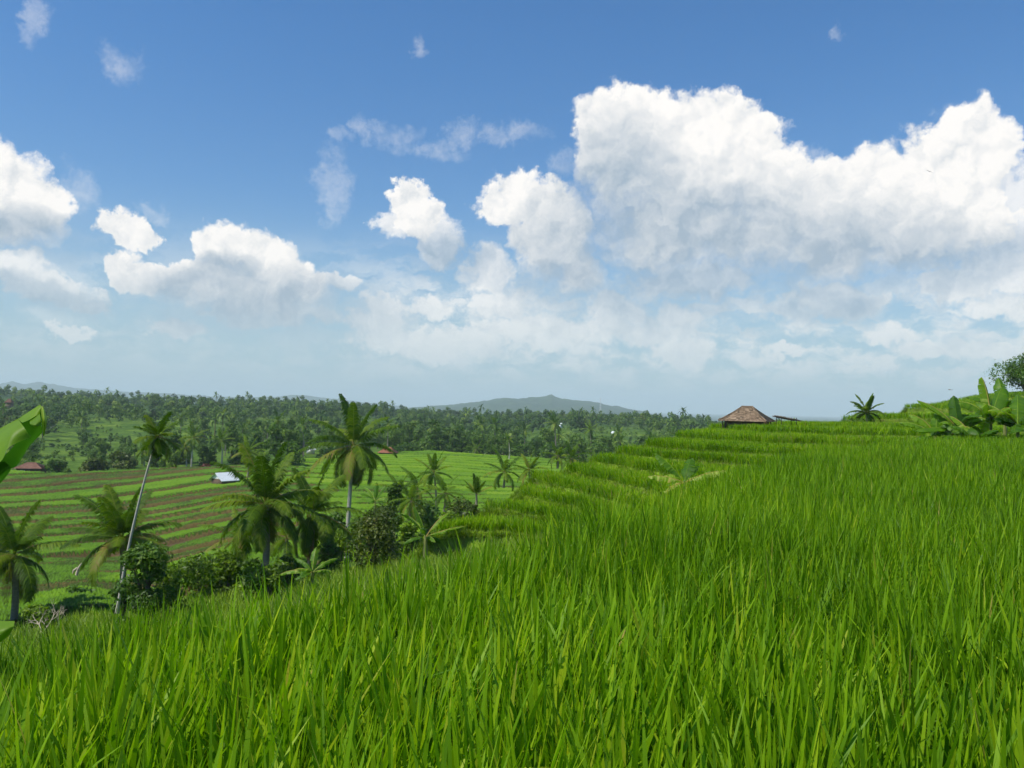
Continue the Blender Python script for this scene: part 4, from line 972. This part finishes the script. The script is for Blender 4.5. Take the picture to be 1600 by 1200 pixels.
a = Acc(); a.tube([[0, 0, -.3], [.02, 0, .6], [.04, 0, 1.5]], [.11, .09, .05], 10); obj('stem', a.mesh('stem', M_bstem, True), root)
org = np.array([bb[0], bb[1], gz])
a = Acc()
patch(a, [[(-130, 752, 5.2), (-60, 706, 5.1), (0, 671, 5.02), (14, 663, 5.0), (29, 655.5, 5.0)],
          [(-120, 770, 4.98), (-60, 722, 4.9), (0, 690, 4.86), (18, 676, 4.84), (37, 667, 4.86)],
          [(-110, 800, 4.9), (-60, 758, 4.8), (-2, 724, 4.76), (14, 699, 4.78), (48, 683, 4.86)]], .72)
patch(a, [[(29, 655.5, 5.0), (38.5, 648, 4.99), (50, 640, 4.98), (63.6, 632.3, 4.97)],
          [(34, 660, 4.93), (42, 653, 4.92), (53, 647, 4.92), (63.8, 637, 4.95)],
          [(37.5, 659.5, 4.9), (45.5, 656, 4.88), (56, 650, 4.9), (64, 645, 4.94)]], .74)
patch(a, [[(28, 655, 5.01), (40, 652, 5.0), (52, 645, 4.99), (64, 636, 4.98)],
          [(26, 690, 5.12), (44, 678, 5.12), (56, 672, 5.1), (65, 662, 5.06)],
          [(-6, 724, 5.3), (22, 731, 5.36), (44, 700, 5.32), (66, 676, 5.2)]], .04)  # underside panel: its shade is put into the dark tone
patch(a, [[(47, 656, 4.92), (55, 652, 4.9), (62, 646, 4.93)],
          [(46.5, 662, 4.82), (55, 662, 4.8), (63.5, 655, 4.84)],
          [(50, 665, 4.84), (56, 668, 4.8), (63.5, 664, 4.82)]], .62)
patch(a, [[(64, 634, 4.96), (67, 636, 4.93), (70, 641, 4.94)],
          [(65, 655, 4.93), (69, 655, 4.86), (73.5, 655, 4.9)],
          [(66, 672, 4.95), (69, 674, 4.9), (72, 668, 4.92)],
          [(68, 681, 4.95), (69, 682, 4.94), (69.5, 680, 4.95)]], .84)
patch(a, [[(-60, 735, 4.95), (0, 722, 5.0), (8, 722, 5.02)],
          [(-60, 770, 5.05), (0, 738, 5.12), (17, 733, 5.15)],
          [(-60, 800, 5.2), (-10, 762, 5.25), (2, 754, 5.25)]], .0)  # lower dark piece, shade painted into its tone too
a.tube([at(-130, 755, 5.22), at(-60, 708, 5.12), at(0, 672, 5.04), at(29, 656, 5.015), at(63, 633, 4.985)], [.016, .013, .009, .007, .003], 6, .8)
me = a.mesh('leaf', M_banana, True); o = obj('leaf', me, root, tuple(-org)); tag(o, 'broad bright leaf folded along its rib, tip hanging')
a = Acc()
patch(a, [[(-90, 972, 3.6), (-40, 969, 3.5), (0, 970, 3.44), (23, 970.5, 3.42)],
          [(-90, 990, 3.5), (-40, 988, 3.4), (0, 986, 3.36), (21, 979, 3.38)],
          [(-90, 1020, 3.5), (-40, 1014, 3.4), (-6, 1007, 3.36), (15, 992, 3.4)]], .7)
o = obj('leaf', a.mesh('leaf', M_banana, True), root, tuple(-org)); tag(o, 'small low leaf tip lit pale green')
rgb = np.random.default_rng(411)
for (az_, el_, L, W_) in ((150, 50, 1.6, .45), (200, 35, 1.5, .45), (260, 60, 1.0, .4), (100, 60, 1.4, .45)):
    c = banana_leaf(rgb, R(az_), R(el_), L, W_, R(50), .5, .3, .55); obj('leaf', c.mesh('leaf', M_banana), root, (.04, 0, 1.45))
a = Acc(); p0 = np.array([.04, 0, 1.45]); p1 = at(-130, 755, 5.22)-org; p2 = at(-90, 980, 3.6)-org
a.tube([p0, (p0+p1)/2+[0, 0, .06], p1], [.03, .022, .016], 6); a.tube([[.03, 0, .9], (np.array([.03, 0, .9])+p2)/2+[0, 0, .1], p2], [.02, .015, .01], 6)
obj('leaf_stalks', a.mesh('leaf_stalks', M_bstem, True), root)

# ------------------------------------------------------------------ huts and houses
def tiled_hip(acc, a_, b_, ridge, z0, z1, rows_, tile, rg, curve=.06):
    """hip roof of overlapping tiles, footprint 2a x 2b, ridge half-length `ridge` along x"""
    C = [np.array(q, float) for q in ((-a_, -b_, z0), (a_, -b_, z0), (a_, b_, z0), (-a_, b_, z0))]
    Rg = [np.array((-ridge, 0, z1), float), np.array((ridge, 0, z1), float)]
    for (c0, c1, t0, t1) in ((C[0], C[1], Rg[0], Rg[1]), (C[1], C[2], Rg[1], Rg[1]), (C[2], C[3], Rg[1], Rg[0]), (C[3], C[0], Rg[0], Rg[0])):
        nrm = np.cross(c1-c0, (t0+t1)/2-c0); nrm /= np.linalg.norm(nrm); nrm *= np.sign(nrm[2])
        for i in range(rows_):
            u0_, u1_ = i/rows_, (i+1.12)/rows_; u1_ = min(u1_, 1)
            e = lambda u, v: (c0*(1-u)+t0*u)*(1-v)+(c1*(1-u)+t1*u)*v+[0, 0, -curve*math.sin(math.pi*u)]
            wid_ = np.linalg.norm(e(u0_, 1)-e(u0_, 0)); n = max(1, int(wid_/tile))
            for j in range(n):
                v0, v1 = j/n, (j+1)/n; r_n = rg.normal(0, .004)
                lift = nrm*(.035+r_n); V = [e(u0_, v0)+lift, e(u0_, (v0+v1)/2)+lift+nrm*.025, e(u0_, v1)+lift, e(u1_, v1), e(u1_, (v0+v1)/2)+nrm*.02, e(u1_, v0)]
                bt = [e(u0_, v0)-nrm*.0, e(u0_, (v0+v1)/2), e(u0_, v1)]
                acc.add(V+bt, [(0, 1, 4, 5), (1, 2, 3, 4), (6, 7, 1, 0), (7, 8, 2, 1)], np.clip(.5+rg.normal(0, .28), 0, 1))
    acc.add([C[0]+[.05,.05,0], C[1]+[-.05,.05,0], C[2]+[-.05,-.05,0], C[3]+[.05,-.05,0]], [(0, 3, 2, 1)], .1)
    return C, Rg
rg = np.random.default_rng(500)
hY = 75.
c = at(1173, 660, hY); zf_ = -.55
root = tag(empty('field_hut', (c[0], c[1]+1.2, zf_), R(-27)), 'low field hut with a weathered brown tiled hip roof on top of the rice steps', 'hut')
ez = at(1180, 658.8, hY)[2]-zf_; rz_ = at(1173, 636.5, hY+1)[2]-zf_
a = Acc(); C, Rg = tiled_hip(a, 2.08, 2.0, .46, ez, rz_, 13, .17, rg); roof = obj('roof', a.mesh('roof', M_tile), root)
a = Acc()
for c0, r0q in zip(C, (Rg[0], Rg[1], Rg[1], Rg[0])):
    n = 12
    for i in range(n):
        p, q = c0*(1-i/n)+r0q*i/n, c0*(1-(i+1.15)/n)+r0q*(i+1.15)/n
        a.tube([p+[0, 0, .06-.06*math.sin(math.pi*i/n)], q+[0, 0, .04-.06*math.sin(math.pi*i/n)]], [.07, .06], 7, rnd=rg.uniform(.1, .6))
a.tube([Rg[0]+[-.05, 0, .06], Rg[1]+[.05, 0, .06]], .075, 8, rnd=.4)
obj('ridge_tiles', a.mesh('ridge_tiles', M_tile), roof)
a = Acc(); w = 1.62
for (cx, cy, sx, sy) in ((0, -w, 2*w, .05), (0, w, 2*w, .05), (-w, 0, .05, 2*w-.1), (w, 0, .05, 2*w-.1)): a.box((cx, cy, ez*.5-.15), (sx, sy, ez+.28))
obj('wall', a.mesh('wall', M_wall), root)
for sx in (-1, 1):
    for sy in (-1, 1):
        a = Acc(); a.tube([[sx*1.75, sy*1.75, -.5], [sx*1.75, sy*1.75, ez+.05]], .05, 7); obj('post', a.mesh('post', M_pole), root)
# lean-to behind
p0 = at(1227, 655, hY+.5); root = tag(empty('thatched_shelter', (p0[0], p0[1], zf_), R(8)), 'low ragged thatched shelter sticking out right of the tiled hut', 'shelter')
a = Acc(); zt = at(1215, 650, hY)[2]-zf_; zt2 = at(1243, 656, hY)[2]-zf_
for i in range(800):
    x = rg.uniform(-.75, 1.0); y = rg.uniform(-.7, .7); z = zt+(zt2-zt)*(x+.75)/1.75-.10*abs(y)+rg.normal(0, .015)
    L = rg.uniform(.3, .6); an = rg.normal(0, .3)
    a.box((x, y, z), (L, rg.uniform(.02, .05), .02), an, (rg.normal(.12, .08), 'Y'), rg.random())
obj('thatch', a.mesh('thatch', M_thatch), root)
for (x, y) in ((-.6, -.5), (.8, -.5), (-.6, .5), (.8, .5)):
    a = Acc(); a.tube([[x, y, -.5], [x, y, zt-.12]], .03, 6); obj('post', a.mesh('post', M_pole), root)
# brown roofed hut left
def small_hip(label, px, py_eave, py_ridge, wpx, Y, mat, zg, rz=0., wallmat=M_wall, sheet=False, depth=.75, name='field_hut'):
    e = at(px, py_eave, Y); root = tag(empty(name, (e[0], Y+1, zg), rz), label, 'hut')
    w = wpx*Y/FPX/2; ez = e[2]-zg; rz2 = at(px, py_ridge, Y)[2]-zg
    a = Acc(); tiled_hip(a, w, w*depth, w*.3, ez, rz2, 6, .5, rg, .05); obj('roof', a.mesh('roof', mat), root)
    a = Acc(); ww = w*.78
    for (cx, cy, sx, sy) in ((0, -ww*depth, 2*ww, .08), (0, ww*depth, 2*ww, .08), (-ww, 0, .08, 2*ww*depth-.2), (ww, 0, .08, 2*ww*depth-.2)): a.box((cx, cy, ez*.5-.3), (sx, sy, ez+.6))
    obj('wall', a.mesh('wall', wallmat), root)
    for sx in (-1, 1):
        a = Acc(); a.tube([[sx*w*.93, -w*depth*.93, -.5], [sx*w*.93, -w*depth*.93, ez+.05]], .07, 6); obj('post', a.mesh('post', M_pole), root)
    if sheet:
        a = Acc(); a.box((-w*.35, -ww*depth-.07, ez*.55), (1.0, .04, .55), 0, (R(6), 'Y')); tag(obj('cloth', a.mesh('cloth', M_white), root), 'white cloth on the wall')
    return root
small_hip('open hut with a red-brown roof and white cloth below the big banana leaf', 45, 731.5, 723, 44, 186, M_browntile, at(45, 742, 186)[2], R(8), sheet=True)
small_hip('hut with an orange-red tiled roof at the back of the middle fields', 606, 707.5, 699, 29, 246, M_redtile, at(606, 713, 246)[2], R(-12))
small_hip('rusty roofed hut half hidden among trees at the far left', 13, 629, 623, 12, 480, M_browntile, at(13, 636, 480)[2]-1, 0, M_wall)
def gable_house(label, px, py_g, py_e, py_r, wpx, lpx, Y, rz, wallm, gablem, roofm, name='farm_house'):
    zg = at(px, py_g, Y)[2]; ez = at(px, py_e, Y)[2]-zg; rzz = at(px, py_r, Y)[2]-zg; w = wpx*Y/FPX/2; l = lpx*Y/FPX/2
    root = tag(empty(name, (X_of(px, Y, zg), Y, zg), rz), label, 'house')
    a = Acc()                                     # gable end looks towards -y, ridge along y
    for (cx, cy, sx, sy) in ((0, -l, 2*w, .1), (0, l, 2*w, .1), (-w, 0, .1, 2*l-.2), (w, 0, .1, 2*l-.2)): a.box((cx, cy, ez*.5-.35), (sx, sy, ez+.7))
    obj('wall', a.mesh('wall', wallm), root)
    for sy in (-1, 1):
        a = Acc(); y = sy*(l+.08)
        a.add([(-w-.2, y, ez), (w+.2, y, ez), (0, y, rzz-.05), (-w-.2, y-.1*sy, ez), (w+.2, y-.1*sy, ez), (0, y-.1*sy, rzz-.05)], [(0, 1, 2), (5, 4, 3)]); a.add([(-w-.2, y, ez), (w+.2, y, ez), (w+.2, y-.1*sy, ez), (-w-.2, y-.1*sy, ez)], [(0, 1, 2, 3)])
        obj('gable', a.mesh('gable', gablem), root)
    for sx in (-1, 1):
        a = Acc(); o_ = .45; th = .07; sl = (rzz-ez)/w
        x1 = sx*(w+.5); z1_ = ez-sl*.5; L_ = l+o_; n = 14
        for i in range(n):
            y0, y1 = -L_+2*L_*i/n, -L_+2*L_*(i+1)/n; ym = (y0+y1)/2
            V = [(0, y0, rzz+.03), (x1, y0, z1_+.03), (0, ym, rzz+.09), (x1, ym, z1_+.09), (0, y1, rzz+.03), (x1, y1, z1_+.03)]
            Vb = [(p[0], p[1], p[2]-th) for p in V]
            a.add(V, [(0, 1, 3, 2), (2, 3, 5, 4)], rg.random()); a.add(Vb, [(0, 2, 3, 1), (2, 4, 5, 3)], .2)
        a.add([(x1, -L_, z1_+.03), (x1, L_, z1_+.03), (x1, L_, z1_-.05), (x1, -L_, z1_-.05)], [(0, 1, 2, 3)], .4)
        obj('roof', a.mesh('roof', roofm), root)
    return root
gable_house('small house with a white gable and shiny tin roof in the left fields', 350, 756, 747.5, 738.5, 28, 25, 160, R(-38), M_wall, M_white, M_tin)
gable_house('little white house at the back of the fields left of the tall coconut palm', 485, 705, 701, 697.5, 9, 9, 258, R(-20), M_white, M_white, M_tin)
gable_house('tiny white hut highest in the clearing of the right woods', 877, 667, 664, 661, 3.5, 4, 520, R(20), M_white, M_white, M_tin)
gable_house('tiny pale hut right in the woods just left of the hill crest', 958, 679, 676, 674, 4, 4, 500, R(30), M_white, M_white, M_tin)
gable_house('tiny white hut low in the woods above the palms past the steps', 860, 703, 700, 698, 4, 4, 300, R(40), M_white, M_white, M_tin)
# radio mast beyond the ridge
mb = at(938, 648, 2900); mt = at(938, 621, 2900); root = tag(empty('radio_mast', mb), 'thin pale lattice mast standing on the right shoulder of the blue hill', 'mast')
hm = mt[2]-mb[2]+4; a = Acc(); w = 2.6; legs_ = [(-1, -1), (1, -1), (1, 1), (-1, 1)]
Q = lambda k, i: np.array([legs_[k % 4][0]*w*(1-i/14*.8), legs_[k % 4][1]*w*(1-i/14*.8), hm*i/14-4])
for k in range(4):
    a.tube([Q(k, i) for i in range(15)], .28, 4)
    for i in range(14): a.tube([Q(k, i), Q(k+1, i+1)], .14, 3); a.tube([Q(k, i), Q(k+1, i)], .14, 3)
obj('lattice', a.mesh('lattice', M_white), root)

# ------------------------------------------------------------------ bare bush, stump, bird, dragonfly
def branchy(acc, rg, p, d, L, r, depth):
    n = 4; pts = [p]; dd = d.copy()
    for i in range(n):
        dd = dd+rg.normal(0, .16, 3); dd /= np.linalg.norm(dd); pts.append(pts[-1]+dd*L/n)
    acc.tube(pts, np.linspace(r, r*.6, n+1), 5, cap=False)
    if depth == 0: return
    for _ in range(rg.integers(2, 4)):
        k = rg.integers(2, n+1); nd = dd+rg.normal(0, .55, 3)+[0, 0, .25]; nd /= np.linalg.norm(nd)
        branchy(acc, rg, pts[k], nd, L*rg.uniform(.55, .85), r*.6, depth-1)
rg = np.random.default_rng(611)
for lab, px, py, Y, L, dz_, sd_ in (('bare dead bush with pale forking branches left of the leafy tree', 66, 992, 43, .85, 1, 4), ('grey dead branches lying right of the bare forked bush', 92, 978, 44, .6, .6, 7)):
    rg = np.random.default_rng(600+sd_); a = Acc()
    for _ in range(2): branchy(a, rg, np.zeros(3), np.array([rg.normal(0, .35), rg.normal(0, .3), dz_]), L, .035, 3)
    q = at(px, py, Y); root = tag(empty('dead_bush', q), lab, 'dead bush'); obj('branches', a.mesh('branches', M_dead, True), root)
q = at(120, 893, 72); a = Acc(); a.tube([[0, 0, -.3], [.1, 0, .2], [.3, 0, .55], [.38, 0, .75]], [.13, .11, .08, .02], 7); a.tube([[.05, 0, .3], [-.25, 0, .1], [-.35, 0, -.2]], [.1, .08, .05], 6)
o = obj('tree_stump', a.mesh('tree_stump', M_dead, True)); o.location = q; tag(o, 'pale leaning stump at the near end of the left terraces', 'stump')
def bird(name, label, px, py, Y, span, rz, roll):
    a = Acc(); a.tube([[-.5, 0, 0], [-.3, 0, .03], [0, 0, .03], [.3, 0, .04], [.42, 0, .05], [.52, 0, .03]], [.02, .06, .09, .07, .06, .01], 8)
    a.add([(-.5, 0, .0), (-.8, .09, 0), (-.74, 0, 0), (-.8, -.09, 0)], [(0, 1, 2), (0, 2, 3)])
    root = tag(empty(name, at(px, py, Y), rz, span), label, name)
    root.rotation_euler = (roll, 0, rz)
    obj('body', a.mesh('body', M_bird, True), root)
    for s in (-1, 1):
        a = Acc(); a.add([(.25, s*.05, .05), (-.1, s*.05, .05), (.32, s*.55, .2), (.0, s*.5, .19), (.1, s*1.15, .1), (-.02, s*1.1, .1)], [(0, 1, 3, 2), (2, 3, 5, 4)] if s > 0 else [(0, 2, 3, 1), (2, 4, 5, 3)])
        obj('wing', a.mesh('wing', M_bird), root)
    return root
bird('bird', 'small dark bird gliding in front of the big white cloud', 1452, 268, 60, .2, R(75), R(25))
a = Acc(); a.tube([[-.05, 0, 0], [-.01, 0, 0], [.012, 0, .002], [.02, 0, 0]], [.002, .003, .005, .003], 6)
root = tag(empty('dragonfly', at(1484, 609, 11), R(160), .8), 'brown dragonfly hovering above the tallest leaves of the leftmost banana plant', 'dragonfly')
obj('body', a.mesh('body', M_bird, True), root)
for s in (-1, 1):
    a = Acc()
    for k in (0, .014): a.add([(k, 0, .003), (k+.008, s*.035, .008), (k-.002, s*.037, .008), (k-.006, s*.01, .004)], [(0, 1, 2, 3)])
    obj('wing', a.mesh('wing', M_bananadry), root)

# ------------------------------------------------------------------ undergrowth on the slope between the paddies and the valley
rg = np.random.default_rng(700)
n = 12000; Yq = rg.uniform(9, 64, n); pq = rg.uniform(-80, 940, n)
k = (Yq > np.interp(pq, [-80, 860], [7, 12])) & ((pq > 230) | (Yq < 54)); Yq, pq = Yq[k], pq[k]; xq = (pq-800)/FPX*Yq; zq = H0(xq, Yq)-.05
scatter_grass('slope_grass', np.stack([xq, Yq], 1), zq, 12, (.3, .8), (.03, .07), M_shrub, 'wild grass covering the slope below the paddies', seed=9, lean=(.1, 1.0), spread=.3)

# ------------------------------------------------------------------ the air
hb = Acc(); hb.box((0, 7950, 40), (60000, 16200, 320))
M = bpy.data.materials.new('haze'); M.use_nodes = True; t = M.node_tree; t.nodes.clear()
pv = t.nodes.new('ShaderNodeVolumePrincipled'); pv.inputs['Color'].default_value = (.80, .94, 1, 1); pv.inputs['Density'].default_value = 1.5e-4
oo = t.nodes.new('ShaderNodeOutputMaterial'); t.links.new(pv.outputs[0], oo.inputs['Volume'])
o = obj('haze', hb.mesh('haze', M)); tag(o, 'pale blue haze over the far land', 'haze', kind='stuff')
